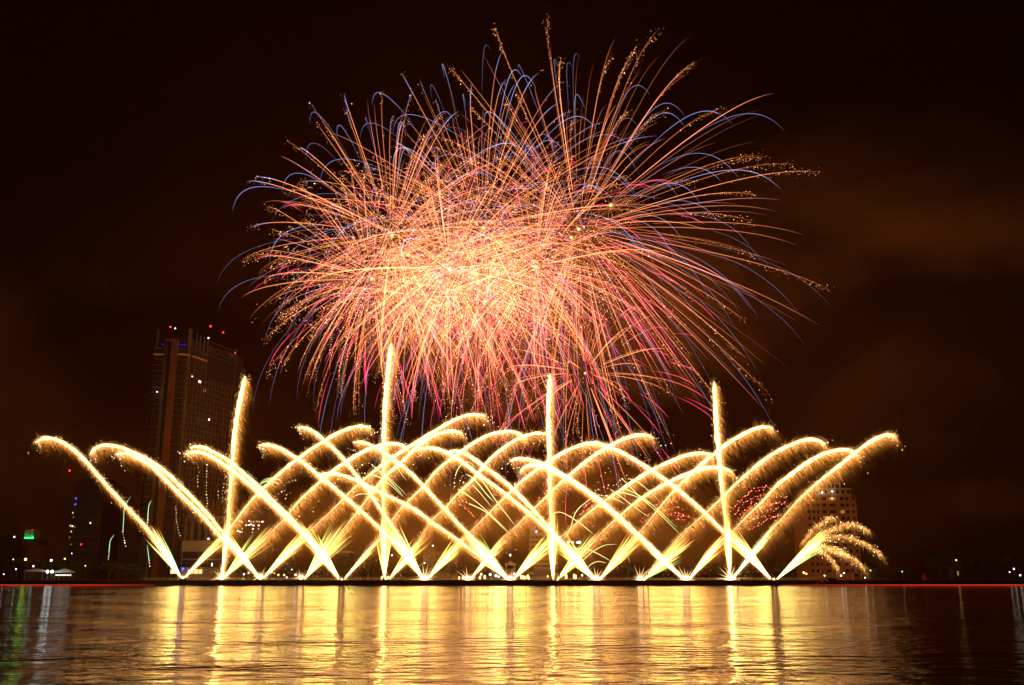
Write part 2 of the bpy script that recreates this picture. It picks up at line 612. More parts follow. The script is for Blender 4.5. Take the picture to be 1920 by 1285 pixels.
for j in range(NB + 1):
    q = lerp(Bc, Cc, 0.04 + 0.955 * j / NB)
    q2 = lerp(Bc, Cc, 0.04 + 0.955 * j / NB + 0.011)
    gr.wallbox(q, q2, 10, HT - 24, 0.86, 0.43)
gr.build('facade_grid', M_TOWER, tw)
MB().wallbox(lerp(Bc, Cc, 0.36), lerp(Bc, Cc, 0.95), HT - 22, HT - 8.5, 0.4, 0.3).build('blank_panel', M_DARK, tw)
cr = MB()
cr.wallbox(lerp(Bc, Cc, 0.02), lerp(Bc, Cc, 1.0), HT - 8.9, HT - 8.2, 0.8, 0.4)
for t in (0.1, 0.17, 0.25, 0.33, 0.96):
    q = lerp(Bc, Cc, t); q2 = lerp(Bc, Cc, t + 0.02)
    cr.wallbox(q, q2, HT - 24, HT + 2.5, 0.6, 0.3)
cr.wallbox(lerp(Bc, Cc, 0.30), lerp(Bc, Cc, 0.97), HT + 0.2, HT + 0.7, 0.5, 0.3)
cr.build('crown_frame', M_CONC_D, tw)
cu = bpy.data.curves.new('tower_sign', 'FONT')
cu.body = 'NOVOTEL'
cu.size = 7.4
cu.extrude = 0.25
cu.align_x = 'LEFT'
tmp = bpy.data.objects.new('tmp', cu)
COL.objects.link(tmp)
bpy.context.view_layer.update()
lme = bpy.data.meshes.new_from_object(tmp.evaluated_get(bpy.context.evaluated_depsgraph_get()))
bpy.data.objects.remove(tmp)
lt = link('sign_lettering', lme, surf('bronze_letters', (0.16, 0.09, 0.055), 0.6, 0.1, 1.0), tw)
q = lerp(Bc, Cc, 0.36)
nrm = (sdir[1], -sdir[0])
lt.location = (q[0] + nrm[0] * 0.8, q[1] + nrm[1] * 0.8, HT - 6.9)
lt.rotation_euler = (math.pi / 2, 0, math.atan2(sdir[1], sdir[0]))
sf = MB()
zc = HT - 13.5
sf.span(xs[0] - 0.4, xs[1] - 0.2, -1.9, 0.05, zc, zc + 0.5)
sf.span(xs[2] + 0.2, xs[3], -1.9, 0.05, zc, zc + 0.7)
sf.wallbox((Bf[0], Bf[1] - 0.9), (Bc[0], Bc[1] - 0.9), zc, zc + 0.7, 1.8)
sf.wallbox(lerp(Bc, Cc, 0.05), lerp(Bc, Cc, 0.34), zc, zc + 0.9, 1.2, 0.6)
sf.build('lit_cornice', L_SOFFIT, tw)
for x0, x1 in ((0.18, 0.24), (0.62, 0.72), (0.76, 0.85), (0.88, 0.97)):
    MB().span(A[0] + W * x0, A[0] + W * x1, 1.2, 2.0, HT - 6.5, HT - 6.0).build('blue_strip', L_BLUEDIM, CROWN)
def tower_dot(name, mat, px, py, Y, r):
    w_ = at(px, py, Y)
    MB().ball((w_[0] + 225, w_[1] - 600, w_[2] - 2.5), r, 1.0, 10, 6).build(name, mat, tw)
for px, py, Y, r in ((319.5, 613.5, 603, 0.5), (395, 612, 622, 0.6), (418.5, 623.5, 640, 0.5), (441.5, 662, 652, 0.5)):
    tower_dot('warning_light', L_RED, px, py, Y, r)
for px, py, Y, r in ((328.5, 616, 603, 0.42), (391, 634, 612, 0.5), (443, 664.5, 651, 0.42), (294.5, 735, 597, 0.36), (421, 737.5, 643, 0.36), (392, 787, 616, 0.55)):
    tower_dot('lamp', L_LAMPW, px, py, Y, r)
for t, zz, wd, mt in ((0.075, HT - 27.2, 0.018, L_PALE), (0.12, HT - 28.0, 0.018, L_WARM), (0.21, HT - 28.6, 0.05, L_PALE), (0.33, HT - 33.4, 0.05, L_DIMW)):
    MB().wallbox(lerp(Bc, Cc, t), lerp(Bc, Cc, t + wd), zz, zz + 1.6, 0.2, 0.15).build('lit_window', mt, tw)
# podium in front of the tower
def P0(px, Y):
    return atx(px, Y) + 225
Yp = 566.0
zp = lambda y: atz(y, Yp) - 2.5
pod = MB()
pod.span(P0(337, Yp), P0(428, Yp), Yp - 600, 0, 0, zp(1033))
pod.span(P0(337, Yp), P0(428, Yp), Yp - 600.6, 0, zp(1033) + 0.003, zp(1014))
podo = pod.build('podium', M_CONC, tw)
for y0, y1 in ((1034.5, 1048), (1050, 1064)):
    MB().span(P0(339, Yp), P0(426, Yp), Yp - 600.25, Yp - 600.02, zp(y1), zp(y0)).build('podium_glazing', M_GLASSY, podo)
for a_, b_ in ((319, 331), (352, 361), (363, 371), (372.5, 378)):
    MB().span(P0(a_, Yp), P0(b_, Yp), Yp - 600.5, Yp - 600.03, zp(1076), zp(1068)).build('lit_shopfront', L_WARM, podo)
MB().ball((P0(343.5, Yp), Yp - 602, zp(1067)), 0.75).build('blue_lamp', L_BLUE, tw)
col = MB()
for px in (341, 353, 366, 380, 396, 410):
    col.span(P0(px, Yp + 6) - 0.7, P0(px, Yp + 6) + 0.7, Yp - 594, Yp - 592.6, zp(1014), zp(970))
col.span(P0(338, Yp + 6), P0(414, Yp + 6), Yp - 594.5, Yp - 590, zp(970), zp(966))
col.build('terrace_colonnade', M_CONC_D, tw)
for (px, py, a_) in ((396, 1055, 1.2),):
    MB().span(P0(px, Yp) - 0.3, P0(px, Yp) + 0.3, Yp - 600.7, Yp - 600.3, zp(1062), zp(1056)).build('lamp', L_PALE, tw)

# ------------------------------------------------------------------ other buildings
def block(name, label, cat, px0, px1, ytop, Y, depth, mat, parts=()):
    x0, x1 = atx(px0, Y), atx(px1, Y)
    r_ = thing(name, label, cat, ((x0 + x1) / 2, Y, 2.5))
    w = x1 - x0
    h = atz(ytop, Y) - 2.5
    MB().span(-w / 2, w / 2, 0, depth, 0, h).build('walls', mat, r_)
    return r_, w, h
def face(r_, Y, px0, px1, y0, y1, name, mat, out=0.12, thick=0.2):
    cx = r_.location.x
    return MB().span(atx(px0, Y) - cx, atx(px1, Y) - cx, -out, -out + thick, atz(y1, Y) - 2.5, atz(y0, Y) - 2.5).build(name, mat, r_)

# dark tower block far left
Y = 640
r_, w, h = block('tower_block', 'dark unlit tower block with a few lit windows on its left edge', 'tower block', 122, 180, 905, Y, 30, M_DARK)
MB().span(-w / 2 + 2, w / 2 - 3, 3, 27, h, h + 3).build('roof_plant', M_DARK, r_)
fl = MB()
k = 0
while 6 + k * 4.2 < h:
    fl.span(-w / 2 - 0.2, w / 2 + 0.2, -0.5, 0.1, 6 + k * 4.2, 6.35 + k * 4.2)
    k += 1
fl.build('floor_ledges', M_CONC_D, r_)
mm = MB(); mm.cone((0, 5, h + 3), (-4, 5, h + 9), 0.15, 0.08)
mm.build('mast', M_METAL, r_)
w_ = at(130.5, 882.5, Y + 5)
MB().ball((w_[0] - r_.location.x, 5, w_[2] - 2.5), 0.55).build('warning_light', L_RED, r_)
w_ = at(152, 1021, Y - 1)
MB().ball((w_[0] - r_.location.x, -1, w_[2] - 2.5), 0.4).build('warning_light', L_RED, r_)
for px, py, mt in ((127, 935, L_BLUE), (127, 946, L_BLUE), (124, 962, L_WARM), (126, 970, L_DIMW), (122, 986, L_WARM), (126, 987, L_PALE), (125, 997, L_WARM), (130, 988, L_DIMW), (159.5, 981, L_PALE), (123, 1008, L_DIMW), (127, 1021, L_DIMW)):
    face(r_, Y, px - 0.9, px + 0.9, py - 1.3, py + 1.3, 'lit_window', mt, 0.7)

# office with the green sign
Y = 660
r_, w, h = block('sign_building', 'low office building topped by a glowing green script sign', 'office building', 32, 59, 1010, Y, 18, M_CONC_D)
MB().span(-w / 2 + 1, w / 2 - 2.2, 1.0, 1.6, h, h + 5.8).build('billboard', M_WHITE, r_)
MB().span(w / 2 - 2.2, w / 2, 0.4, 5, 0, h + 5.9).build('stair_wall', M_WHITE, r_)
sg = MB()
x0 = atx(35.5, Y) - r_.location.x
zs = atz(1011, Y) - 2.5
for k in range(9):                            # blurred script: strokes of uneven height, a rising tail
    hgt = (1.5, 1.1, 1.3, 1.0, 1.2, 1.0, 1.3, 1.7, 2.3)[k]
    sg.box((x0 + 0.45 + k * 0.78, 0.8, zs + hgt / 2 - 0.5 + (0.12 if k % 2 else 0)), (0.5, 0.25, hgt))
sg.span(x0, x0 + 6.4, 0.7, 0.9, zs - 0.55, zs - 0.1)
sg.build('sign_script', L_GREEN, r_)
MB().ball((atx(46, Y) - r_.location.x, 3, atz(994, Y) - 2.5), 0.5).build('warning_light', L_RED, r_)
MB().ball((atx(17.5, Y) - r_.location.x, 0, atz(1007, Y) - 2.5), 0.5).build('lamp', L_LAMPW, r_)
r_, w, h = block('low_house', 'small ochre flat roofed building right of the green sign', 'house', 46, 63, 1025, 645, 12, M_ORANGEW)
MB().span(-w / 2 - 0.3, w / 2 + 0.3, -0.3, 12.3, h, h + 0.5).build('parapet', M_ORANGEW, r_)
r_, w, h = block('dark_office', 'dark office block at the far left edge beside the green sign', 'office building', -30, 26, 1012, 668, 20, M_DARK)
MB().span(-w / 2 + 4, w / 2 - 8, 4, 14, h, h + 3).build('roof_plant', M_DARK, r_)
r_, w, h = block('low_hall', 'long low hall with bluish lit windows left of the hotel tower', 'hall', 225, 300, 1018, 620, 16, M_DARK)
for px, py in ((261, 1036), (265, 1040), (268, 1036), (267, 1044), (262, 1043), (278, 1043), (301, 1046), (259, 1071), (264, 1073)):
    face(r_, 620, px - 1.4, px + 1.4, py - 1.6, py + 1.6, 'lit_window', L_COOL if py < 1060 else L_WARM, 0.15)
MB().span(-w / 2 - 0.5, w / 2 + 0.5, -0.6, 16.6, h, h + 0.6).build('roof_slab', M_CONC_D, r_)

# apartment block with rows of lit windows right of the tower
Y = 680
r_, w, h = block('apartment_block', 'dim apartment block with rows of lit windows right of the hotel tower', 'apartment block', 436, 496, 962, Y, 20, M_CONC_D)
MB().span(-w / 2 - 0.4, w / 2 + 0.4, -0.5, 20.5, h, h + 0.8).build('parapet', M_CONC_D, r_)
for px, py, s in ((443, 978, 1), (447, 978.5, 1), (460, 977, 1.1), (464, 978.5, 1), (469, 978.5, 1), (475, 978, 1), (479.5, 979, 1), (485.5, 978.5, 2), (455.5, 985, 1.2), (460.5, 984.5, 1.4), (464, 983.5, 1.5), (469, 985.5, 2), (479, 985.5, 1.6), (448, 992, 1), (468.5, 992, 1.4), (479, 992, 1), (440, 996, 1.6), (444.5, 997.5, 1.4), (448.5, 998, 1), (468, 998.5, 1)):
    face(r_, Y, px - 0.95 * s, px + 0.95 * s, py - 1.3, py + 1.3, 'lit_window', L_PALE if s > 1.05 else L_WARM, 0.15)

# domed hilltop hall with a crown of lights
Y = 700
cx = atx(640, Y)
r_ = thing('lit_pavilion', 'wide low domed pavilion with a row of lights along its roof, behind the trees', 'pavilion', (cx, Y, 2.5))
MB().span(-13, 13, 0, 18, 0, atz(1040, Y) - 2.5).build('walls', M_CONC_D, r_)
dm = MB(); dm.ball((0, 9, atz(1040, Y) - 2.5), 13.4, 0.22, 20, 10)
dm.build('roof_dome', M_CONC, r_)
for k in range(11):
    px = 618 + k * 4.4
    w_ = at(px, 1037 - 2.4 * math.sin(math.pi * k / 10), Y - 5)
    q = MB(); q.ball((w_[0] - cx, -5, w_[2] - 2.5), 0.42, 2.2)
    q.build('lamp', L_DIMW, r_)

# houses behind the quay, left of the middle
Y = 600
r_, w, h = block('terrace_house', 'pale two storey house with a balcony front, left of the white office block', 'house', 792, 814, 1030, Y, 12, M_CONC)
MB().span(-w / 2 - 0.4, w / 2 + 0.4, -0.8, 12.4, h, h + 0.7).build('roof_slab', M_CONC, r_)
face(r_, Y, 795, 804, 1039, 1048, 'window', M_GLASSY)
face(r_, Y, 806, 812, 1039, 1048, 'window', M_GLASSY)
face(r_, Y, 793, 813, 1050, 1052, 'balcony', M_WHITE, 1.0, 1.0)
face(r_, Y, 795, 811, 1056, 1066, 'window', M_GLASSY)
r_, w, h = block('long_house', 'long pale house with a row of small windows, joining the balcony house', 'house', 814.6, 858, 1035, Y + 2, 12, M_CONC)
MB().span(-w / 2, w / 2, -0.7, 12.4, h, h + 0.6).build('roof_slab', M_CONC_D, r_)
for px in (818, 824, 830, 836, 842, 848, 854):
    face(r_, Y + 2, px - 1.7, px + 1.7, 1041, 1047, 'window', M_GLASSY)
    face(r_, Y + 2, px - 1.7, px + 1.7, 1054, 1061, 'window', M_GLASSY)
w_ = at(809.5, 1024.5, 596)
st = thing('roof_lamp', 'single white lamp standing on the balcony house roof', 'lamp', (w_[0], 604, atz(1029, 600)))
MB().cone((0, 0, 0), (0, 0, 1.6), 0.08, 0.06).build('pole', M_METAL, st)
MB().ball((0, 0, 1.9), 0.5).build('lamp_head', L_LAMPW, st)

# gatehouse with flagpole
Y = 540
cx = atx(957, Y)
r_ = thing('gatehouse', 'open square gatehouse with a tall flagpole on its roof', 'gatehouse', (cx, Y, 2.5))
zz = lambda y: atz(y, Y) - 2.5
g = MB()
for s in (-1, 1):
    for d in (0, 4.0):
        g.box((s * 2.2, d, zz(1060) / 2), (0.7, 0.7, zz(1060)))
g.build('pillars', M_CONC, r_)
MB().span(-3.0, 3.0, -0.8, 4.8, zz(1060), zz(1057)).build('roof_slab', M_CONC, r_)
MB().span(-1.2, 1.2, 0.8, 3.2, zz(1057), zz(1053)).build('cupola', M_CONC, r_)
MB().cone((-0.1, 2, zz(1053)), (-0.1, 2, zz(1026)), 0.14, 0.07).build('flagpole', M_METAL, r_)
MB().ball((-0.1, 1.7, zz(1041)), 0.5).build('lamp', L_LAMPW, r_)
MB().span(-2.4, 2.4, 3.6, 3.8, 0.3, zz(1066)).build('back_wall', M_CONC_D, r_)

# white office block in the middle
Y = 590
r_, w, h = block('office_block', 'white office block with dark window bands, behind the third upright trail', 'office block', 993, 1047, 999, Y, 16, M_WHITE)
yy = 1005.5
while yy < 1078:
    face(r_, Y, 994.3, 1046, yy, yy + 4.6, 'window_band', M_GLASSY, 0.08, 0.15)
    yy += 9.0
for px in (1003, 1012, 1021, 1030, 1039):
    face(r_, Y, px - 0.35, px + 0.35, 1000, 1080, 'pier', M_WHITE, 0.25, 0.3)
MB().span(atx(995, Y) - r_.location.x, atx(1006, Y) - r_.location.x, 2, 10, h, h + 4.4).build('roof_tower', M_WHITE, r_)
MB().span(atx(1008, Y) - r_.location.x, atx(1018, Y) - r_.location.x, 3, 10, h, h + 2.4).build('roof_tank', M_CONC_D, r_)
MB().ball((atx(1006.5, Y) - r_.location.x, -0.6, atz(997, Y) - 2.5), 0.55).build('lamp', L_LAMPW, r_)
r_, w, h = block('market_hall', 'low pale market hall at the foot of the white office block', 'market hall', 1000, 1034, 1066, 555, 10, M_CONC)
MB().span(-w / 2 - 1, w / 2 + 1, -1.5, 10.5, h, h + 0.5).build('roof_slab', M_WHITE, r_)
for k in range(6):
    px = 1003.5 + k * 5.4
    face(r_, 555, px - 1.8, px + 1.8, 1071, 1081, 'shutter', M_CONC_D)

# red roofed apartment building on the right
Y = 620
r_, w, h = block('hipped_building', 'tall apartment building with a dark red hipped roof on the right', 'apartment building', 1521, 1617, 932, Y, 30, M_OCHRE)
X_ = lambda px: atx(px, Y) - r_.location.x
Z_ = lambda y: atz(y, Y) - 2.5
MB().span(X_(1527), X_(1609), 1.2, 29, h, Z_(917)).build('top_storey', M_OCHRE, r_)
MB().span(X_(1524), X_(1611), -0.4, 30.4, Z_(917), Z_(915.4)).build('eaves', M_WHITE, r_)
rf = MB()
x0, x1, z0, z1 = X_(1526), X_(1609), Z_(915.3), Z_(897)
rf.v = [(x0, 0, z0), (x1, 0, z0), (x1, 30, z0), (x0, 30, z0), (X_(1548), 13, z1), (X_(1588), 13, z1), (X_(1588), 18, z1), (X_(1548), 18, z1)]
rf.f = [(0, 1, 5, 4), (1, 2, 6, 5), (2, 3, 7, 6), (3, 0, 4, 7), (4, 5, 6, 7), (3, 2, 1, 0)]
rf.build('roof', M_ROOF, r_)
dm = MB()
dm.span(X_(1554), X_(1590), -0.6, 8, Z_(907), Z_(905.6))
for px in (1555.5, 1564, 1571.5, 1579, 1588.5):
    dm.span(X_(px) - 0.3, X_(px) + 0.3, -0.4, 0.2, Z_(915.3), Z_(907))
dm.build('dormer_frame', M_WHITE, r_)
MB().span(X_(1556), X_(1588), 0.6, 8, Z_(915.3), Z_(907.01)).build('dormer_glass', M_GLASSY, r_)
for px in (1529.5, 1540, 1551, 1562, 1573, 1584, 1595, 1605):
    face(r_, Y, px - 2.1, px + 2.1, 919, 925.5, 'window', M_GLASSY, -1.1, 0.2)
for px in (1535, 1546, 1557, 1568, 1579, 1590, 1600.5):
    face(r_, Y, px - 0.5, px + 0.5, 918, 926.5, 'pilaster', M_WHITE, -0.9, 0.2)
face(r_, Y, 1525, 1610, 926.5, 927.8, 'balcony_rail', M_WHITE, 0.5, 0.3)
lit = {(1, 5): L_DIMW, (2, 3): L_DIMW, (3, 6): L_PALE}
row = 0
yy = 932.5
ROWS = [(1526, 5), (1535, 5), (1543.5, 4), (1556, 8), (1572, 12), (1590, 7), (1600, 5), (1611.5, 4)]
while yy < 1068:
    for j, (px, wd) in enumerate(ROWS):
        mt = M_GLASSY
        if (row, px) in ((0, 1572), (2, 1590)):
            mt = L_DIMW
        if (row, px) == (10, 1600):
            mt = L_DIMW
        face(r_, Y, px - wd / 2, px + wd / 2, yy, yy + 5.6, 'window', mt, 0.06, 0.12)
    yy += 12.3
    row += 1
yy = 929.8
bd = MB()
while yy < 1070:
    bd.span(X_(1520.5), X_(1617.5), -0.4, 0.0, Z_(yy + 1.0), Z_(yy))
    yy += 12.3
bd.build('floor_bands', M_OCHRE, r_)
for px, py in ((1552.5, 924), (1572, 922)):
    MB().ball((X_(px), -1.2, Z_(py)), 0.52).build('lamp', L_LAMPW, r_)
MB().ball((X_(1571), -1.2, Z_(935)), 0.4).build('lamp', L_LAMPO, r_)

# ------------------------------------------------------------------ tents, boat, kiosk
def tent(label, px0, px1, ytop, yeave, Y):
    x0, x1 = atx(px0, Y), atx(px1, Y)
    w = x1 - x0
    r_ = thing('tent', label, 'tent', ((x0 + x1) / 2, Y, 2.56), 0, 'canvas tents on the left bank')
    ze, zt = atz(yeave, Y) - 2.56, atz(ytop, Y) - 2.56
    c = MB()
    c.v = [(-w / 2, 0, ze), (w / 2, 0, ze), (w / 2, 6, ze), (-w / 2, 6, ze), (-w * 0.08, 3, zt), (w * 0.08, 3, zt),
           (-w / 2, 0, ze - 0.5), (w / 2, 0, ze - 0.5), (w / 2, 6, ze - 0.5), (-w / 2, 6, ze - 0.5)]
    c.f = [(0, 1, 5, 4), (1, 2, 5), (2, 3, 4, 5), (3, 0, 4), (0, 6, 7, 1), (1, 7, 8, 2), (2, 8, 9, 3), (3, 9, 6, 0)]
    c.build('canopy', M_CANVAS, r_)
    for sx in (-1, 1):
        for yy_ in (0.2, 5.8):
            MB().cone((sx * (w / 2 - 0.2), yy_, 0), (sx * (w / 2 - 0.2), yy_, ze), 0.09, 0.09).build('pole', M_METAL, r_)
    return r_
tent('wide flat white tent, left of the twin floodlights', 45, 79, 1066, 1070, 560)
t_ = tent('peaked white tent, right of the twin floodlights, brightly lit within', 101, 130, 1066.5, 1072, 560)
MB().span(-5.0, 4.0, 2.8, 3.0, 2.4, 3.0).build('strip_lamp', glow('strip_lamp_light', (0.95, 1, 0.95), 1.6), t_)

Y = 530
cx = atx(1500, Y)
r_ = thing('workboat', 'dark workboat with a red lattice mast, lying by the far right launch pair', 'boat', (cx, 481, 0))
sc_b = 481 / 530
hb = MB()
hl = 6.2
hb.v = [(-hl, -1.6, 1.5), (hl * 0.7, -1.6, 1.5), (hl, 0, 1.9), (hl * 0.7, 1.6, 1.5), (-hl, 1.6, 1.5), (-hl * 0.9, -1.2, -0.4), (hl * 0.6, -1.2, -0.4), (hl * 0.8, 0, -0.4), (hl * 0.6, 1.2, -0.4), (-hl * 0.9, 1.2, -0.4)]
hb.f = [(0, 1, 2, 3, 4), (5, 6, 1, 0), (6, 7, 2, 1), (7, 8, 3, 2), (8, 9, 4, 3), (9, 5, 0, 4), (9, 8, 7, 6, 5)]
hb.build('hull', M_BLACK, r_)
MB().span(-1.0, 3.2, -1.1, 1.1, 1.5, 3.6).build('cabin', M_BLACK, r_)
for k in range(3):
    MB().span(-0.6 + k * 1.2, 0.1 + k * 1.2, -1.14, -1.08, 2.5, 3.2).build('window', M_GLASSY, r_)
ms = MB()
ms.cone((-4.2, 0.4, 1.5), (-1.2, 0.4, 18.0), 0.16, 0.08)
ms.cone((-3.2, -0.4, 1.5), (-1.2, 0.4, 18.0), 0.16, 0.08)
ms.cone((-4.2, -1.0, 1.5), (-1.2, 0.4, 18.0), 0.16, 0.08)
for k in range(10):
    t = k / 10
    ms.cone((-4.2 + 3 * t, 0.4, 1.5 + 16.5 * t), (-3.2 + 2 * (t + 0.1), -0.4 + 0.8 * (t + 0.1), 1.5 + 16.5 * (t + 0.1)), 0.06, 0.06, 5)
ms.build('lattice_mast', M_REDPAINT, r_)
ms = MB(); ms.cone((-1.2, 0.4, 17.6), (-10.5, 0.4, 14.0), 0.09, 0.06); ms.build('boom', M_BLACK, r_)

def kiosk(label, px0, px1, y0, Y):
    x0, x1 = atx(px0, Y), atx(px1, Y)
    w = x1 - x0
    h = atz(y0, Y) - 2.56
    r_ = thing('kiosk', label, 'kiosk', ((x0 + x1) / 2, Y, 2.56), 0, 'red kiosks on the right bank')
    MB().span(-w / 2, w / 2, 0, 3.5, 0, h).build('walls', M_REDPAINT, r_)
    MB().span(-w / 2 - 0.2, w / 2 + 0.2, -0.5, 3.7, h, h + 0.2).build('roof', M_BLACK, r_)
    MB().span(-w / 2 + 0.5, w / 2 - 0.5, -0.06, 0.0, h * 0.45, h * 0.85).build('hatch', M_GLASSY, r_)
    return r_
kiosk('small red kiosk below the willow plumes', 1601.5, 1613.5, 1075.5, 512)
kiosk('faint dark red kiosk beside the big round tree on the right', 1735, 1749, 1077, 545)

# little lit shelter under the round tree
r_, w, h = block('shelter', 'small shelter with an orange lit doorway under the round tree on the right', 'shelter', 1788, 1804, 1066, 556, 5, M_DARK)
face(r_, 556, 1795.8, 1798.6, 1071, 1079, 'lit_doorway', L_DIMW, 0.1)
MB().span(-w / 2 - 0.6, w / 2 + 0.6, -0.8, 5.5, h, h + 0.3).build('roof', M_DARK, r_)

# ------------------------------------------------------------------ trees along the bank
def tree_meshes(seed, hgt, spread, dome):
    q = random.Random(seed)
    g = np.random.default_rng(seed)
    tr = MB()
    tr.cone((0, 0, -0.2), (0.1, 0.1, hgt * 0.42), 0.34, 0.22, 7)
    tips = []
    for k in range(8):
        a = k * 2.4 + q.uniform(-0.3, 0.3)
        z0 = hgt * q.uniform(0.28, 0.44)
        rr = spread * q.uniform(0.45, 0.8)
        z1 = hgt * q.uniform(0.5, 0.86)
        tr.cone((0.08, 0.08, z0), (rr * math.cos(a), rr * math.sin(a), z1), 0.15, 0.05, 5)
        tips.append((rr * math.cos(a), rr * math.sin(a), z1))
    n_cl = 46
    cl = []
    for k in range(n_cl):
        a = g.uniform(0, 6.283)
        el = g.uniform(-0.25, 1.0)
        r0 = spread * math.sqrt(max(0, 1 - max(el, 0) ** 2)) * g.uniform(0.45, 1.0)
        cl.append((r0 * math.cos(a), r0 * math.sin(a), hgt * (0.56 + 0.40 * el * dome) + g.normal(0, 0.3)))
    cl = np.array(cl + tips)
    n = 1900
    c = cl[g.integers(0, len(cl), n)] + g.standard_normal((n, 3)) * np.array([1, 1, 0.7]) * spread * 0.13
    s = g.uniform(0.22, 0.55, n)
    a = unit(g.standard_normal((n, 3)))
    b = unit(np.cross(a, g.standard_normal((n, 3))))
    V = np.stack([c - a * s[:, None], c + b * (s * 0.55)[:, None], c + a * s[:, None], c - b * (s * 0.55)[:, None]], 1)
    me = mesh_from('crown', V.reshape(-1, 3), np.arange(n * 4).reshape(-1, 4))
    me.materials.append(M_LEAF)
    tm = tr.mesh('trunk')
    tm.materials.append(M_BARK)
    return tm, me, hgt
TV = [tree_meshes(3, 9.0, 5.2, 1.0), tree_meshes(5, 11.0, 4.4, 1.1), tree_meshes(9, 8.0, 6.2, 0.9), tree_meshes(12, 12.5, 6.6, 1.0)]
def tree(label, px, ytop, Y, var, group, wide=1.0):
    tm, cm, hgt = TV[var]
    t_ = thing('tree', label, 'tree', (atx(px, Y), Y, 2.5), random.uniform(0, 6.28), group)
    s = (atz(ytop, Y) - 2.5) / hgt
    t_.scale = (s * wide, s * wide, s)
    for nm, me in (('trunk', tm), ('crown', cm)):
        o = bpy.data.objects.new(nm, me)
        COL.objects.link(o)
        o.parent = t_
G_T = 'trees along the far bank'
NEAR = [(205, 1052, 570, 0, 'dark tree between the tower block and the low hall'),
 (236, 1058, 560, 2, 'low dark tree under the first comet trail, by the low hall'),
 (150, 1050, 600, 1, 'dark tree at the foot of the dark tower block'),
 (110, 1052, 610, 2, 'dark tree just behind the peaked white tent'),
 (78, 1049, 610, 0, 'dark tree behind the twin floodlights'),
 (22, 1047, 620, 3, 'dark tree at the far left edge below the green sign'),
 (445, 1054, 545, 0, 'tree just right of the hotel podium'),
 (520, 1052, 560, 2, 'spreading tree between the third and fourth launch points'),
 (545, 1058, 540, 0, 'smaller tree just left of the fourth launch point'),
 (598, 1054, 545, 1, 'upright tree right of the fourth launch point'),
 (660, 1040, 555, 3, 'large rounded tree right of the fifth launch point, before the domed pavilion'),
 (690, 1048, 548, 2, 'broad tree left of the sixth launch point'),
 (757, 1056, 540, 0, 'tree between the sixth and seventh launch points'),
 (846, 1057, 545, 2, 'low tree in front of the long pale house'),
 (905, 1046, 560, 3, 'large tree between the eighth and ninth launch points'),
 (926, 1054, 545, 1, 'slender tree left of the gatehouse'),
 (980, 1056, 550, 0, 'tree between the gatehouse and the white office block'),
 (1075, 1054, 548, 2, 'broad low tree right of the white office block'),
 (1150, 1052, 556, 3, 'large tree between the eleventh and twelfth launch points'),
 (1178, 1058, 545, 0, 'smaller tree just left of the twelfth launch point'),
 (1245, 1054, 552, 1, 'tree between the twelfth and thirteenth launch points'),
 (1330, 1054, 550, 2, 'broad tree left of the rightmost upright trail'),
 (1410, 1056, 555, 0, 'tree right of the rightmost upright trail'),
 (1470, 1060, 560, 2, 'low tree behind the workboat'),
 (1640, 1064, 560, 0, 'low dark tree just right of the red kiosk'),
 (1690, 1066, 575, 2, 'low dark tree midway between the red kiosk and the big round tree'),
 (1766, 1043, 575, 3, 'big round dark tree on the right bank'),
 (1822, 1052, 590, 2, 'dark tree right of the orange lit shelter'),
 (1862, 1047, 590, 3, 'tall dark tree left of the white lamps at the right edge'),
 (1905, 1040, 585, 3, 'dark tree at the far right edge of the bank')]
for px, yt, Y, var, lab in NEAR:
    tree(lab, px, yt, Y, var, G_T, 1.35 if px == 1766 else 1.1)

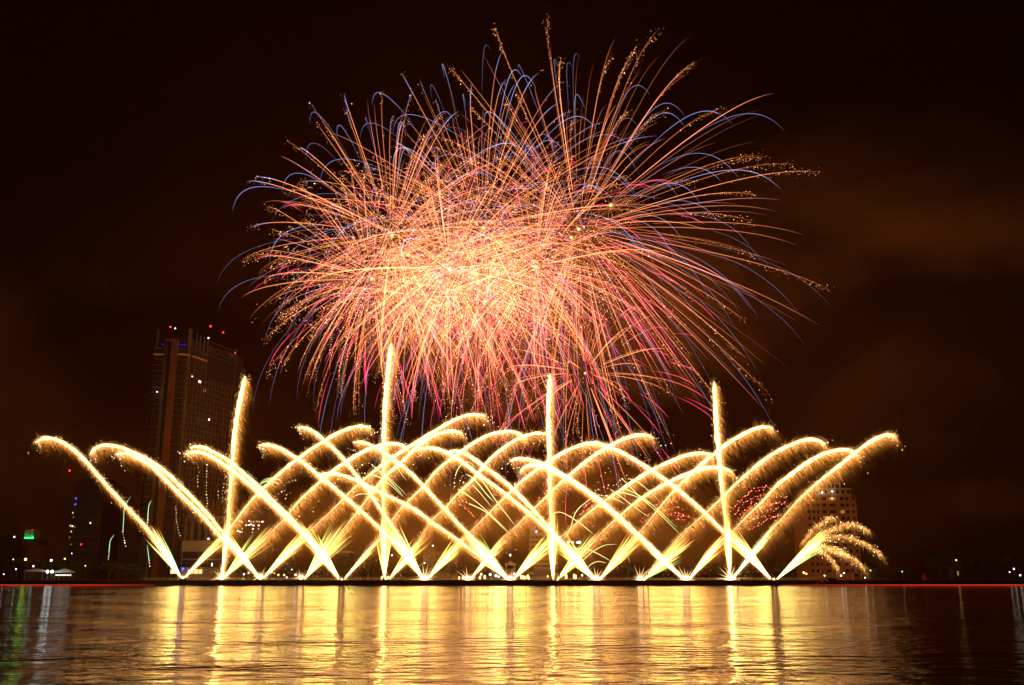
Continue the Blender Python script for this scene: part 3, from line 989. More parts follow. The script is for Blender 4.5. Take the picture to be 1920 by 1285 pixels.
# ------------------------------------------------------------------ lamps
def street_lamp(label, px, py, Y, mat, r=0.42, group='lamps along the bank'):
    w_ = at(px, py, Y)
    t_ = thing('street_lamp', label, 'street lamp', (w_[0], Y, 2.56), 0, group)
    z = w_[2] - 2.56
    MB().cone((0.5, 0, 0), (0.5, 0, max(z - 0.3, 0.4)), 0.10, 0.06).cone((0.5, 0, max(z - 0.3, 0.4)), (0, 0, z + r * 0.8), 0.06, 0.05).build('pole', M_METAL, t_)
    MB().ball((0, 0, z), r).build('lamp_head', mat, t_)
    return t_
LAMPS = [
 (48, 1049, 600, L_LAMPO, 0.75, 'orange street lamp below the green sign'),
 (96, 1051, 590, L_LAMPW, 0.65, 'tall white lamp above the twin floodlights'),
 (62.5, 1062, 575, glow('violet_lamp_light', (0.7, 0.65, 1.0), 10), 0.5, 'violet white lamp over the wide tent'),
 (30, 1067.5, 575, L_LAMPW, 0.35, 'small white lamp left of the wide tent'),
 (7, 1077, 575, L_LAMPW, 0.3, 'tiny white lamp at the far left edge'),
 (25, 1049, 610, L_LAMPW, 0.3, 'tiny white lamp under the sign building'),
 (121.5, 1048, 600, glow('yellow_lamp_light', (1.0, 0.8, 0.15), 5), 0.45, 'yellow lamp at the foot of the dark tower block'),
 (134.5, 1038, 600, L_LAMPW, 0.3, 'small white lamp beside the dark tower block'),
 (160, 1061, 570, L_LAMPO, 0.3, 'faint orange lamp right of the peaked tent'),
 (391, 1010.5, 560, L_LAMPW, 0.5, 'white lamp on the hotel podium terrace'),
 (457.5, 1077, 520, L_LAMPW, 0.42, 'white lamp just left of the third launch point'),
 (466, 1075, 530, L_PALE, 0.35, 'pale lamp close left of the third launch point'),
 (509.5, 1073, 530, L_LAMPO, 0.35, 'orange lamp right of the third launch point, first of a row'),
 (514.5, 1075, 530, L_WARM, 0.4, 'dim orange lamp, second of a row right of the third launch point'),
 (522, 1078, 525, L_LAMPO, 0.38, 'orange lamp midway between the third and fourth launch points'),
 (533, 1078.5, 525, L_LAMPO, 0.38, 'orange lamp left of the low white lamp near the fourth launch point'),
 (537.5, 1083, 515, L_LAMPW, 0.36, 'low white lamp left of the fourth launch point'),
 (547, 1068, 540, L_LAMPW, 0.36, 'white lamp above the cool white stand, left of the fourth launch point'),
 (554, 1078, 522, L_FLOOD, 0.45, 'cool white lamp close left of the fourth launch point'),
 (735, 1041.5, 560, L_LAMPW, 0.5, 'white lamp beside the tallest upright trail, above the trees'),
 (796, 1056, 560, L_LAMPW, 0.42, 'white lamp below the balcony house'),
 (902.5, 1077, 520, L_LAMPW, 0.45, 'white lamp right of the eighth launch point'),
 (919, 1077.5, 520, L_FLOOD, 0.6, 'strong white lamp midway between the eighth and ninth launch points'),
 (930, 1080, 520, L_FLOOD, 0.62, 'strong white lamp left of the ninth launch point'),
 (935, 1081.5, 516, L_LAMPW, 0.4, 'lower white lamp close left of the ninth launch point'),
 (963.5, 1076, 520, L_LAMPW, 0.42, 'white lamp just right of the gatehouse'),
 (1027, 1081, 515, L_LAMPO, 0.42, 'orange lamp left of the tenth launch point'),
 (1037, 1077.5, 520, L_LAMPW, 0.42, 'white lamp at the tenth launch point'),
 (1091.5, 1079, 520, L_LAMPW, 0.42, 'white lamp left of the eleventh launch point'),
 (1507, 1074, 545, glow('amber_lamp_light', (1.0, 0.65, 0.12), 7), 0.5, 'amber lamp above the workboat cabin'),
 (1512, 1076, 545, L_LAMPO, 0.4, 'orange lamp right of the workboat'),
 (1546, 1079.5, 530, L_LAMPW, 0.36, 'white lamp under the willow plumes, left of a pair'),
 (1577, 1079.5, 530, L_LAMPW, 0.42, 'white lamp under the willow plumes, lower of a pair'),
 (1582.5, 1075, 540, L_LAMPW, 0.36, 'white lamp under the willow plumes, upper of a pair'),
 (1622, 1083.5, 512, L_LAMPW, 0.34, 'low white lamp right of the red kiosk'),
 (1632, 1070, 550, L_LAMPW, 0.3, 'high small white lamp right of the red kiosk'),
 (1691.5, 1072, 560, L_PALE, 0.3, 'lone faint lamp between the kiosk and the round tree'),
 (1793, 1050.5, 566, L_LAMPO, 0.34, 'orange lamp on the shoulder of the big round tree'),
 (1901, 1067, 560, L_LAMPW, 0.42, 'upper white lamp at the right edge of the bank'),
 (1893, 1073, 560, L_LAMPW, 0.32, 'dim left white lamp at the right edge of the bank'),
 (1913, 1079, 540, L_LAMPW, 0.40, 'lower white lamp at the right edge of the bank')]
for px, py, Y, mt, r, lab in LAMPS:
    street_lamp(lab, px, py, Y, mt, r)
for px, lab in ((89, 'left one of the twin white floodlights between the tents'), (97.5, 'right one of the twin white floodlights between the tents')):
    w_ = at(px, 1072, 556)
    t_ = thing('floodlight', lab, 'floodlight', (w_[0], 556, 2.56), 0, 'twin floodlights on the left bank')
    z = w_[2] - 2.56
    MB().cone((0, 0.4, 0), (0, 0.4, z), 0.1, 0.08).build('stand', M_METAL, t_)
    MB().box((0, 0.4, z), (1.5, 0.4, 1.3)).build('housing', M_BLACK, t_)
    MB().ball((0, 0.1, z), 0.85).build('lamp_face', L_FLOOD, t_)
# stadium mast
w_ = at(1075, 1017, 600)
t_ = thing('floodlight_mast', 'tall mast carrying a row of white floodlights right of the white office block', 'floodlight mast', (w_[0], 600, 2.5))
z = w_[2] - 2.5
MB().cone((0, 0.5, 0), (0, 0.5, z), 0.3, 0.18).build('mast', M_METAL, t_)
MB().span(-3.6, 3.9, 0.3, 0.6, z - 0.2, z + 0.2).build('crossbar', M_METAL, t_)
for px, py, r in ((1065.5, 1017, 0.8), (1074, 1017.5, 0.5), (1083, 1017.5, 0.7), (1087, 1017, 0.75), (1079, 1027.5, 0.42)):
    q = at(px, py, 600)
    MB().ball((q[0] - w_[0], 0, q[2] - 2.5), r).build('lamp', L_FLOOD, t_)

# flares burning on the quay
def flame_mesh():
    f = MB()
    f.ball((0, 0, 0.75), 0.42, 1.9, 10, 8)
    b_ = MB()
    b_.cone((0, 0, -0.45), (0, 0, 0.05), 0.18, 0.34, 10)
    return f.mesh('flame'), b_.mesh('fire_bowl')
FM, FB = flame_mesh()
FLAMES = [(900, 0.9, 'fire bowl right of the eighth launch point, further left one'), (909, 1.1, 'fire bowl right of the eighth launch point, nearer the strong white lamps'),
 (977.5, 1.1, 'first of three fire bowls right of the gatehouse'), (981, 1.0, 'second of three fire bowls right of the gatehouse'), (983.8, 0.9, 'third of three fire bowls right of the gatehouse'),
 (989.5, 1.2, 'taller fire bowl in front of the white office block'), (992, 0.7, 'small low fire bowl in front of the white office block'),
 (1061.5, 1.3, 'fire bowl between the tenth and eleventh launch points, left one'), (1077, 1.3, 'large fire bowl left of the eleventh launch point'), (1079.5, 1.1, 'fire bowl touching the large one left of the eleventh launch point'),
 (716, 0.9, 'fire bowl just left of the sixth launch point'), (728, 0.9, 'fire bowl just right of the sixth launch point'), (861, 0.8, 'small fire bowl left of the eighth launch point'), (868, 0.9, 'brighter fire bowl touching the eighth launch flash')]
for px, s, lab in FLAMES:
    Y = 496.0
    t_ = thing('fire_bowl', lab, 'fire bowl', (atx(px, Y), Y, 2.6 + 0.45 * s), 0, 'fire bowls burning on the quay')
    t_.scale = (s, s, s * 1.15)
    link('flame', FM, L_FLAME, t_)
    link('bowl', FB, M_BLACK, t_)
for px, lab in ((1049.5, 'dark post on the quay between the tenth launch point and a fire bowl'), (893, 'dark post on the quay left of the eighth flash glow'), (1215, 'dark post on the quay right of the twelfth launch point'), (1382, 'dark post on the quay right of the fourteenth launch point')):
    Y = 490
    t_ = thing('mooring_post', lab, 'post', (atx(px, Y), Y, 2.6), 0, 'dark posts on the quay')
    MB().cone((0, 0, 0), (0, 0, 3.0), 0.34, 0.28, 10).build('shaft', M_BLACK, t_)
    MB().ball((0, 0, 3.1), 0.42, 0.7).build('cap', M_BLACK, t_)

# passing boat's light trail made as a red glowing tube on invented buoys, at both ends of the display
def boom(label, pts):
    t_ = thing('boat_light_trail', label, 'light trail', (pts[0][0], pts[0][1], 0), 0, 'red boat light trails low on the river')
    c = MB(); f = MB()
    for a, b2 in zip(pts[:-1], pts[1:]):
        a2 = (a[0] - pts[0][0], a[1] - pts[0][1], 0.52); b3 = (b2[0] - pts[0][0], b2[1] - pts[0][1], 0.52)
        c.cone(a2, b3, a[2], b2[2], 8)
        n_ = int(math.hypot(b2[0] - a[0], b2[1] - a[1]) / 12)
        for k in range(n_):
            t = k / n_
            f.ball((a2[0] + (b3[0] - a2[0]) * t, a2[1] + (b3[1] - a2[1]) * t, 0.1), 0.3, 0.8, 8, 5)
    c.build('trail_tube', L_REDLINE, t_)
    kind(f.build('added_floats', M_BLACK, t_), 'stuff')
boom('thin red boat light trail low on the dark water at the left', [(-420, 462, 0.15), (-250, 452, 0.15), (-190, 446, 0.16), (-160, 444, 0.05)])
boom('thin red boat light trail low on the dark water at the right', [(120, 444, 0.05), (160, 446, 0.16), (230, 450, 0.20), (300, 452, 0.15), (420, 462, 0.15)])


# ------------------------------------------------------------------ comet trails over the quay
WIND = np.array([0.50, 0.10, -0.86])

def comet(label, pts, group, hot0=1.0, Y1=None, mantle=1.0, vertical=False, thick=1.0, density=1.0):
    Y1 = YF + rng.uniform(-14, 14) if Y1 is None else Y1
    K = 46
    P = path3(pts, K, YF, Y1)
    L = np.sum(np.linalg.norm(np.diff(P, axis=0), axis=1))
    t = np.linspace(0, 1, K)
    heat = hot0 + (1 - hot0) * np.clip((t - 0.12) / 0.55, 0, 1) ** 1.2       # old trail has cooled near the launch point
    root = thing('comet_trail', label, 'comet trail', tuple(P[0]), 0, group)
    # white-hot core
    rad = thick * (0.22 + 0.52 * np.clip(t / 0.35, 0, 1)) * (0.12 + 0.88 * heat ** 1.6)
    rad = rad * (1 + 0.16 * rng.standard_normal(K))
    rad[0] = 0.12
    rad[-3:] *= (0.95, 0.75, 0.25)
    colr = np.array([1.0, 0.46, 0.14])[None] * (0.45 + 6.2 * heat ** 2.0)[:, None]
    off = P - P[0]
    V, q, C = tubes(off[None], rad[None], colr[None], 5)
    link('core', mesh_from('comet_core', V[0], q, None, C[0]), M_CORE, root)
    # sheath of bright sparks hugging the core
    def pick(n, p=1.0):
        u = rng.uniform(0, 1, n) ** p
        x = u * (K - 1)
        i = np.clip(x.astype(int), 0, K - 2)
        w = (x - i)[:, None]
        pos = off[i] * (1 - w) + off[i + 1] * w
        tan = unit(off[i + 1] - off[i])
        h = heat[i]
        r = rad[i]
        return u, pos, tan, h, r
    parts = []
    n = int(22 * L * density)
    u, pos, tan, h, r = pick(n)
    spread = (0.5 + 1.5 * np.clip(u / 0.4, 0, 1))[:, None] * thick
    pos = pos + rng.standard_normal((n, 3)) * spread * 0.40 * (1.75 - 0.75 * h)[:, None]
    d = unit(rng.standard_normal((n, 3)) * 0.6 + WIND * 1.0)
    ln = rng.uniform(0.8, 3.0, n)[:, None]
    b = (0.08 + 0.42 * h) * rng.lognormal(-0.25, 0.6, n)
    c0 = np.array([1.0, 0.50, 0.165])[None] * b[:, None] * 0.85
    parts.append(hairs(pos, pos + d * ln, rng.uniform(0.07, 0.16, n), c0, c0 * 0.35))
    # small upward fuzz on the windward side
    n = int(8 * L * density)
    u, pos, tan, h, r = pick(n)
    pos = pos + rng.standard_normal((n, 3)) * 0.6
    d = unit(rng.standard_normal((n, 3)) * 0.45 - WIND * 0.9 + tan * 0.5)
    ln = (rng.gamma(2.0, 0.85, n) + 0.8)[:, None]
    b = (0.05 + 0.16 * h) * rng.lognormal(0, 0.6, n)
    c0 = np.array([1.0, 0.46, 0.10])[None] * b[:, None]
    parts.append(hairs(pos, pos + d * ln * np.clip(u / 0.25, 0.2, 1)[:, None], rng.uniform(0.06, 0.13, n), c0, c0 * 0.3))
    V, T, C = merge(parts)
    link('spark_sheath', mesh_from('spark_sheath', V, None, T, C), M_SPARK, root)
    # long falling spark curtain blown to the lee side
    parts = []
    n = int(36 * L * mantle * density)
    u, pos, tan, h, r = pick(n)
    drift = rng.gamma(1.35, 2.1, n)[:, None]
    wob = WIND[None] + rng.standard_normal((n, 3)) * 0.16
    grow = np.clip(u / 0.22, 0.12, 1)[:, None]
    st = pos + wob * drift * 0.9 * grow + rng.standard_normal((n, 3)) * 0.35
    ln = rng.uniform(2.2, 6.5, n)[:, None] * grow
    b = (0.098 + 0.088 * h) * np.exp(-drift[:, 0] / 4.2) * rng.lognormal(-0.1, 0.7, n)
    c0 = np.array([1.0, 0.37, 0.055])[None] * b[:, None]
    parts.append(hairs(st, st + unit(wob) * ln, rng.uniform(0.06, 0.13, n), c0, c0 * np.array([0.2, 0.11, 0.06])))
    # stray glowing grains
    n = int(1.6 * L)
    u, pos, tan, h, r = pick(n)
    pos = pos + WIND * rng.gamma(1.3, 1.9, n)[:, None] + rng.standard_normal((n, 3)) * 1.3
    c = np.array([1.0, 0.62, 0.28])[None] * rng.lognormal(-0.6, 0.7, n)[:, None]
    parts.append(dots(pos, rng.uniform(0.08, 0.2, n), c))
    if not vertical:
        n = 15
        pos = off[-1] + rng.standard_normal((n, 3)) * 1.6 + WIND * rng.gamma(1.2, 1.6, n)[:, None] + unit(off[-1] - off[-4]) * rng.uniform(-2, 1.5, n)[:, None]
        c = np.array([1.0, 0.70, 0.40])[None] * rng.lognormal(0.3, 0.7, n)[:, None]
        parts.append(dots(pos, rng.uniform(0.1, 0.24, n), c))
    V, T, C = merge(parts)
    o = link('falling_sparks', mesh_from('falling_sparks', V, None, T, C), M_SPARK, root)
    return root

G_L = 'comet trails arcing left'
G_R = 'comet trails arcing right'
G_V = 'upright comet trails'
LEFT = [
 ('leftmost gold comet trail, arcing left over the dark tower block', [(339,1083),(300,1026),(278,993),(233,946),(185,893),(159,862),(124,832.6),(93,820.6),(78,822),(67,830)]),
 ('outer of two twin comet trails ending just left of the hotel tower', [(487,1084),(455,1048),(416,996),(378,951),(327,900),(299,875),(267,856),(230,840),(201,834),(180,838),(169,851)]),
 ('inner of two twin comet trails ending just left of the hotel tower', [(485,1084),(452,1046),(411,1003),(378,965),(341,930),(311,900),(286,875),(254,856),(233,849),(218,852)]),
 ('upper of two close comet trails curling left across the hotel tower', [(638,1088),(604,1043),(569,996),(512,939),(490,917),(465,894),(437,870),(419,857),(400,848),(385,839),(370,836),(357,840)]),
 ('lower of two close comet trails curling left across the hotel tower', [(637,1088),(602,1046),(569,1003),(507,943),(487,925),(460,901),(431,879),(400,858),(385,850),(370,847),(356,848),(347,852)]),
 ('comet trail arcing left with its tip just right of the hotel tower', [(795,1087),(760,1041),(722,1000),(675,956),(647,932),(617,906),(600,893),(581,877),(562,862),(547,854),(530,842),(512,836),(492,832),(485,836)]),
 ('highest comet trail arcing left, crossing between the two left upright trails', [(794,1087),(765,1032),(735,985),(710,950),(697,929),(674,899),(661,882),(650,867),(636,851),(612,829),(596,815),(581,805),(566,800),(558,802)]),
 ('comet trail arcing left whose tip just passes the tallest upright trail', [(955,1087),(919,1041),(877,999),(857,980),(834,954),(815,934),(792,909),(770,886),(749,870),(732,857),(717,846),(700,837),(685,830),(670,827),(662,830)]),
 ('low flat comet trail arcing left beneath the tallest upright trail', [(954,1087),(909,1051),(867,1019),(842,1001),(811,980),(780,956),(759,945),(720,926),(697,915),(675,904),(657,896),(639,890),(617,887),(598,890)]),
 ('longer of two merging comet trails arcing left between the middle upright trails', [(1117,1088),(1080,1046),(1036,1003),(995,965),(949,927),(914,902),(890,884),(870,868),(849,854),(825,843),(800,839),(783,844)]),
 ('shorter of two merging comet trails arcing left between the middle upright trails', [(1116,1088),(1080,1044),(1036,997),(1000,956),(961,916),(932,892),(907,874),(890,861),(872,850),(852,844),(836,851)]),
 ('comet trail arcing left, its blunt tip left of the third upright trail', [(1285,1088),(1237,1039),(1195,1000),(1162,969),(1125,937),(1090,912),(1070,899),(1040,880),(1020,870),(997,863),(980,859),(966,859),(956,865)]),
 ('short hooked comet trail tip tucked under its neighbour by the third upright trail', [(1283,1088),(1237,1042),(1195,1004),(1162,973),(1121,938),(1084,910),(1060,895),(1035,883),(1015,873),(1001,871),(987,873),(979,878),(975,886)]),
 ('rightmost of the comet trails arcing left, from the fourteenth launch pair', [(1447,1088),(1402,1041),(1355,995),(1324,964),(1282,927),(1255,906),(1224,883),(1196,866),(1171,851),(1147,840),(1130,833),(1110,830),(1094,834)]),
]
for lab, pts in LEFT:
    comet(lab, pts, G_L, hot0=0.86)
RIGHT = [
 ('comet trail arcing right from the far left launch pair, topmost left of centre', [(345,1083),(390,1032),(421,1003),(470,940),(495,915),(537,877),(560,860),(581,844),(610,826),(637,810),(667,800),(685,798),(695,804)]),
 ('comet trail arcing right with its tip touching the tallest upright trail', [(419,1085),(454,1047),(499,1006),(534,973),(560,940),(587,916),(620,886),(647,868),(672,852),(697,840),(717,834),(739,831),(755,834),(763,840)]),
 ('highest comet trail arcing right, its tip free below the shell bursts', [(492,1086),(528,1050),(571,1004),(620,960),(647,932),(672,908),(717,872),(745,852),(770,836),(795,821),(820,806),(845,791),(864,782),(882,777),(900,776),(911,781)]),
 ('comet trail arcing right just beneath the highest one, with a drooping tip', [(569,1086),(607,1040),(640,997),(672,958),(692,931),(725,891),(752,868),(785,835),(805,822),(825,812),(845,808),(858,808),(867,813)]),
 ('comet trail arcing right with a rounded top left of the third upright trail', [(644,1088),(680,1042),(715,1001),(757,948),(791,916),(820,881),(851,857),(889,830),(914,817),(932,811),(957,808),(976,813),(984,820)]),
 ('comet trail arcing right that ends against the third upright trail', [(728,1088),(765,1042),(809,977),(834,954),(857,927),(886,901),(912,868),(930,851),(951,835),(970,823),(995,814),(1012,811),(1024,815)]),
 ('comet trail arcing right across the third upright trail into a bright knot', [(799,1087),(850,1030),(876,1004),(919,960),(949,930),(979,902),(1005,882),(1026,867),(1057,848),(1077,839),(1100,831),(1122,830),(1141,838)]),
 ('comet trail arcing right with its tip under the small red shell', [(880,1088),(919,1041),(955,1000),(985,970),(1030,926),(1056,901),(1092,871),(1117,852),(1135,841),(1152,831),(1175,821),(1192,816),(1209,814),(1224,820)]),
 ('comet trail arcing right that ends flat against the fourth upright trail', [(959,1088),(1010,1037),(1055,1004),(1086,977),(1117,951),(1155,925),(1187,903),(1221,882),(1260,864),(1279,856),(1297,851),(1316,849),(1333,852)]),
 ('lowest comet trail arcing right, drooping just past the fourth upright trail', [(1041,1090),(1085,1040),(1125,1001),(1166,964),(1195,940),(1225,920),(1260,901),(1279,893),(1297,885),(1315,879),(1333,876),(1352,877),(1366,880),(1373,886)]),
 ('steep comet trail arcing right across the fourth upright trail to a high tip', [(1121,1088),(1160,1042),(1200,998),(1232,958),(1261,923),(1287,898),(1312,873),(1345,847),(1360,834),(1385,819),(1410,806),(1429,800),(1441,800),(1449,803)]),
 ('comet trail arcing right, first clear of the fourth upright trail', [(1202,1088),(1245,1037),(1282,998),(1324,962),(1356,931),(1385,903),(1416,876),(1447,852),(1479,836),(1500,827),(1518,823),(1535,825),(1547,832)]),
 ('comet trail arcing right above the red dotted spray', [(1289,1088),(1324,1045),(1364,1006),(1407,962),(1432,938),(1457,909),(1479,893),(1500,877),(1531,857),(1563,845),(1590,843),(1606,850)]),
 ('rightmost comet trail, with its tip highest at the far right', [(1372,1086),(1405,1041),(1432,1008),(1464,975),(1496,939),(1531,907),(1566,879),(1605,848),(1627,831),(1653,818),(1669,812),(1678,818)]),
]
for i, (lab, pts) in enumerate(RIGHT):
    comet(lab, pts, G_R, hot0=0.24 if i else 0.5, mantle=1.25)
UP = [
 ('leftmost upright comet trail, beside the hotel tower', [(415,1085),(420,1060),(429,950),(435,872),(439,822),(446,770),(460,706)], 0.55),
 ('tallest upright comet trail, second from the left', [(722,1085),(718,1000),(719,900),(720,835),(722,760),(733,645)], 0.55),
 ('upright comet trail third from the left, near the middle', [(1037,1090),(1034,1000),(1031,925),(1030,847),(1028,775),(1031,702)], 0.6),
 ('rightmost upright comet trail, leaning slightly left', [(1368,1086),(1362,1000),(1355,931),(1350,880),(1346,836),(1342,780),(1339,717)], 0.5),
]
for lab, pts, h0 in UP:
    comet(lab, pts, G_V, hot0=h0, mantle=1.5, vertical=True, thick=1.4)

# ------------------------------------------------------------------ fans of sparks and launch flashes along the quay
C_W = np.array([1.0, 0.46, 0.11]); C_Y = np.array([0.95, 0.72, 0.12]); C_G = np.array([0.42, 0.80, 0.14]); C_RD = np.array([1.0, 0.10, 0.03]); C_T = np.array([0.12, 0.62, 0.30])

def fan(i, side, aim, spread, n, mix, label, power=1.0, dx=0.0):
    bx, by = LP[i] + dx, LY[i]
    base = at(bx, by, YF)
    ax, ay = aim
    ang = math.atan2(by - ay, ax - bx)
    L = math.hypot(ax - bx, by - ay)
    root = thing('spark_fan', label, 'spark fan', tuple(base), 0, 'spark fans rising from the quay')
    K = 9
    t = np.linspace(0, 1, K)
    Ps, Rs, Cs = [], [], []
    for k in range(int(n * 1.9)):
        inner = rng.uniform() < 0.5
        f = rng.normal(0, 0.34) if inner else rng.uniform(-1.5, 1.5)
        a = ang + f * spread * 1.2
        ln = L * rng.uniform(0.72, 1.18) * (1 - 0.12 * abs(f))
        px = bx + np.cos(a) * ln * t
        py = by - np.sin(a) * ln * t + 7.0 * t ** 2 * rng.uniform(0.3, 1.4) * (abs(math.cos(a)) + 0.1)
        dy = rng.normal(0, 6)
        Ps.append([at(x, y, YF + dy * s) - base for x, y, s in zip(px, py, t)])
        edge = abs(f)
        r = rng.uniform()
        if r < mix.get('red', 0.08):
            c, b = C_RD, 0.9
        elif not inner:
            c, b = (C_G if rng.uniform() < mix.get('green', 0.4) else C_Y), 0.95
            if rng.uniform() < mix.get('teal', 0.0):
                c, b = C_T, 0.8
        else:
            c, b = C_W, 0.95
        b *= power * rng.lognormal(0, 0.25)
        prof = np.interp(t, [0, 0.08, 0.5, 0.85, 1], [1.0, 1.5, 1.0, 0.55, 0.05])
        Cs.append(np.outer(prof * b, c))
        w = rng.uniform(0.14, 0.30) * (1.35 if c is C_W else 0.75)
        Rs.append(np.interp(t, [0, 0.3, 0.75, 1], [0.3, 1.0, 1.1, 0.2]) * w)
    tube_parts('spark_streak', np.array(Ps), np.array(Rs), np.array(Cs), root)
    return root

FANS = [
 (0, 'left', (283, 993), 0.11, 26, {'teal': 0.4, 'red': 0.10}, 1.2, -3),
 (0, 'right', (425, 995), 0.06, 16, {'red': 0.22}, 1.1, 3),
 (1, 'right', (507, 992), 0.13, 20, {'green': 0.6}, 0.7, 4),
 (1, 'upright', (429, 965), 0.045, 15, {}, 1.2, 0),
 (2, 'left', (425, 1000), 0.06, 24, {'red': 0.22}, 1.2, -2),
 (2, 'right', (588, 985), 0.075, 18, {'green': 0.5}, 1.1, 6),
 (3, 'right', (650, 980), 0.14, 20, {'green': 0.6}, 0.85, 8),
 (4, 'left', (566, 985), 0.09, 32, {'green': 0.5}, 1.25, -3),
 (4, 'right', (716, 1003), 0.035, 12, {'red': 0.05}, 1.3, 3),
 (5, 'upright', (720, 975), 0.115, 22, {'green': 0.5}, 1.1, -3),
 (5, 'right', (800, 1002), 0.11, 16, {'green': 0.4, 'red': 0.12}, 0.9, 5),
 (6, 'left', (727, 985), 0.11, 30, {'green': 0.4}, 1.25, -2),
 (6, 'right', (872, 1003), 0.09, 20, {'red': 0.16}, 1.1, 5),
 (7, 'right', (952, 1000), 0.075, 14, {'red': 0.14}, 1.0, 4),
 (8, 'left', (874, 998), 0.12, 32, {'green': 0.4, 'red': 0.10}, 1.2, -3),
 (8, 'right', (1036, 1005), 0.10, 22, {'red': 0.18}, 1.2, 5),
 (9, 'upright', (1034, 960), 0.07, 18, {'green': 0.5}, 1.2, -1),
 (9, 'right', (1118, 1003), 0.11, 20, {'green': 0.4, 'red': 0.36}, 0.75, 5),
 (10, 'left', (1036, 1000), 0.12, 28, {'green': 0.3, 'red': 0.10}, 1.2, -3),
 (10, 'right', (1203, 995), 0.12, 22, {'red': 0.40}, 0.8, 6),
 (11, 'right', (1297, 1005), 0.15, 22, {'green': 0.55, 'red': 0.18}, 0.85, 7),
 (12, 'left', (1198, 1002), 0.06, 18, {'green': 0.4, 'red': 0.08}, 1.2, -3),
 (12, 'right', (1361, 1000), 0.075, 24, {'red': 0.34}, 1.15, 5),
 (13, 'upright', (1362, 975), 0.06, 18, {'green': 0.4}, 1.25, 0),
 (13, 'right', (1457, 975), 0.05, 16, {'teal': 0.6, 'green': 0.6}, 1.0, 4),
 (14, 'left', (1364, 990), 0.08, 28, {'red': 0.14}, 1.25, -4),
 (14, 'right', (1556, 992), 0.085, 24, {'teal': 0.25, 'red': 0.16}, 1.05, 4),
]
LEAN = {'left': 'left leaning', 'right': 'right leaning', 'upright': 'upright'}
for i, side, aim, spread, n, mix, power, dx in FANS:
    hue = 'red streaked' if mix.get('red', 0.08) > 0.3 else ('teal edged' if mix.get('teal') else ('green and yellow edged' if mix.get('green', 0) > 0.45 else 'white and yellow'))
    fan(i, side, aim, spread, n, mix, f'{LEAN[side]} {hue} spark fan from the {ORD[i]} launch point on the quay', power, dx)

BIG = {1: 1.25, 2: 1.05, 3: 0.85, 6: 1.35, 7: 1.2, 8: 1.1, 10: 1.35, 11: 1.2, 12: 1.45, 13: 1.5}
for i in range(15):
    s = BIG.get(i, 0.48)
    p = at(LP[i], LY[i] - (1 if s < 0.6 else 2.0), YF - 0.6)
    size = 'small orange' if s < 0.6 else ('bright white' if s > 1.15 else 'bright pale gold')
    root = thing('launch_flash', f'{size} launch flash at the {ORD[i]} launch point from the left', 'launch flash', tuple(p), 0, 'launch flashes along the quay')
    MB().ball((0, 0, 0), s * 1.15, 1.0, 12, 8).build('fireball', M_FLASH, root)
    n = 16 if s > 0.6 else 7
    a = np.arange(n) * 2 * math.pi / n + rng.uniform(0, 1)
    ln = s * rng.uniform(2.6, 6.5, n)
    d = np.stack([np.cos(a), rng.uniform(-0.4, 0.1, n), np.sin(a)], 1)
    d[:, 2] = np.where(d[:, 2] < 0, d[:, 2] * 0.55, d[:, 2])
    c = np.tile(np.array([[1.0, 0.60, 0.24]]) * 1.6, (n, 1))
    V, T, C = hairs(d * s * 0.5, d * ln[:, None], np.full(n, 0.22 * s), c, c * 0.12)  # lens star spikes around the flash, modelled as thin glowing rays
    link('star_spikes', mesh_from('star_spikes', V, None, T, C), M_SPARK, root)

# ------------------------------------------------------------------ small green-gold palm arcs between the comets
def palm(label, arcs, dotted, parent_px, colr=(0.95, 0.92, 0.35), green=0.5, w=0.2, Y=YF + 12):
    base = at(parent_px[0], parent_px[1], Y)
    root = thing('palm_arcs', label, 'palm arcs', tuple(base), 0, 'small palm sprays among the comets')
    for pts in arcs:
        K = 30
        P = path3(pts, K, Y, Y + rng.uniform(-4, 4)) - base
        t = np.linspace(0, 1, K)
        c = np.array(colr) * (1 - green * 0.4 * rng.uniform()) ** np.array([2, 0.2, 1])
        b = np.interp(t, [0, 0.15, 0.6, 1], [0.12, 0.7, 1.0, 0.75]) * rng.uniform(0.7, 1.1)
        solid = P[:22] if dotted else P
        if len(solid) > 2 and dotted < 2:
            m = len(solid)
            tube_parts('spark_arc', solid[None], np.full((1, m), w * rng.uniform(0.8, 1.3)), (b[:m, None] * c[None])[None], root)
        if dotted:
            s = P[(21 if dotted < 2 else 0):]
            plen = sum(math.hypot(a_[0] - b_[0], a_[1] - b_[1]) for a_, b_ in zip(pts[:-1], pts[1:]))
            n = 6 if dotted < 2 else max(3, int(plen / 5.0))
            q = np.array([np.interp(np.linspace(0, len(s) - 1, n), np.arange(len(s)), s[:, k]) for k in range(3)]).T
            V, T, C = dots(q + rng.standard_normal((n, 3)) * 0.12, rng.uniform(0.16, 0.40, n), np.array([[1.0, 0.82, 0.40]]) * rng.lognormal(-0.35, 0.5, n)[:, None])
            link('spark_beads', mesh_from('spark_beads', V, None, T, C), M_SPARK, root)
    return root

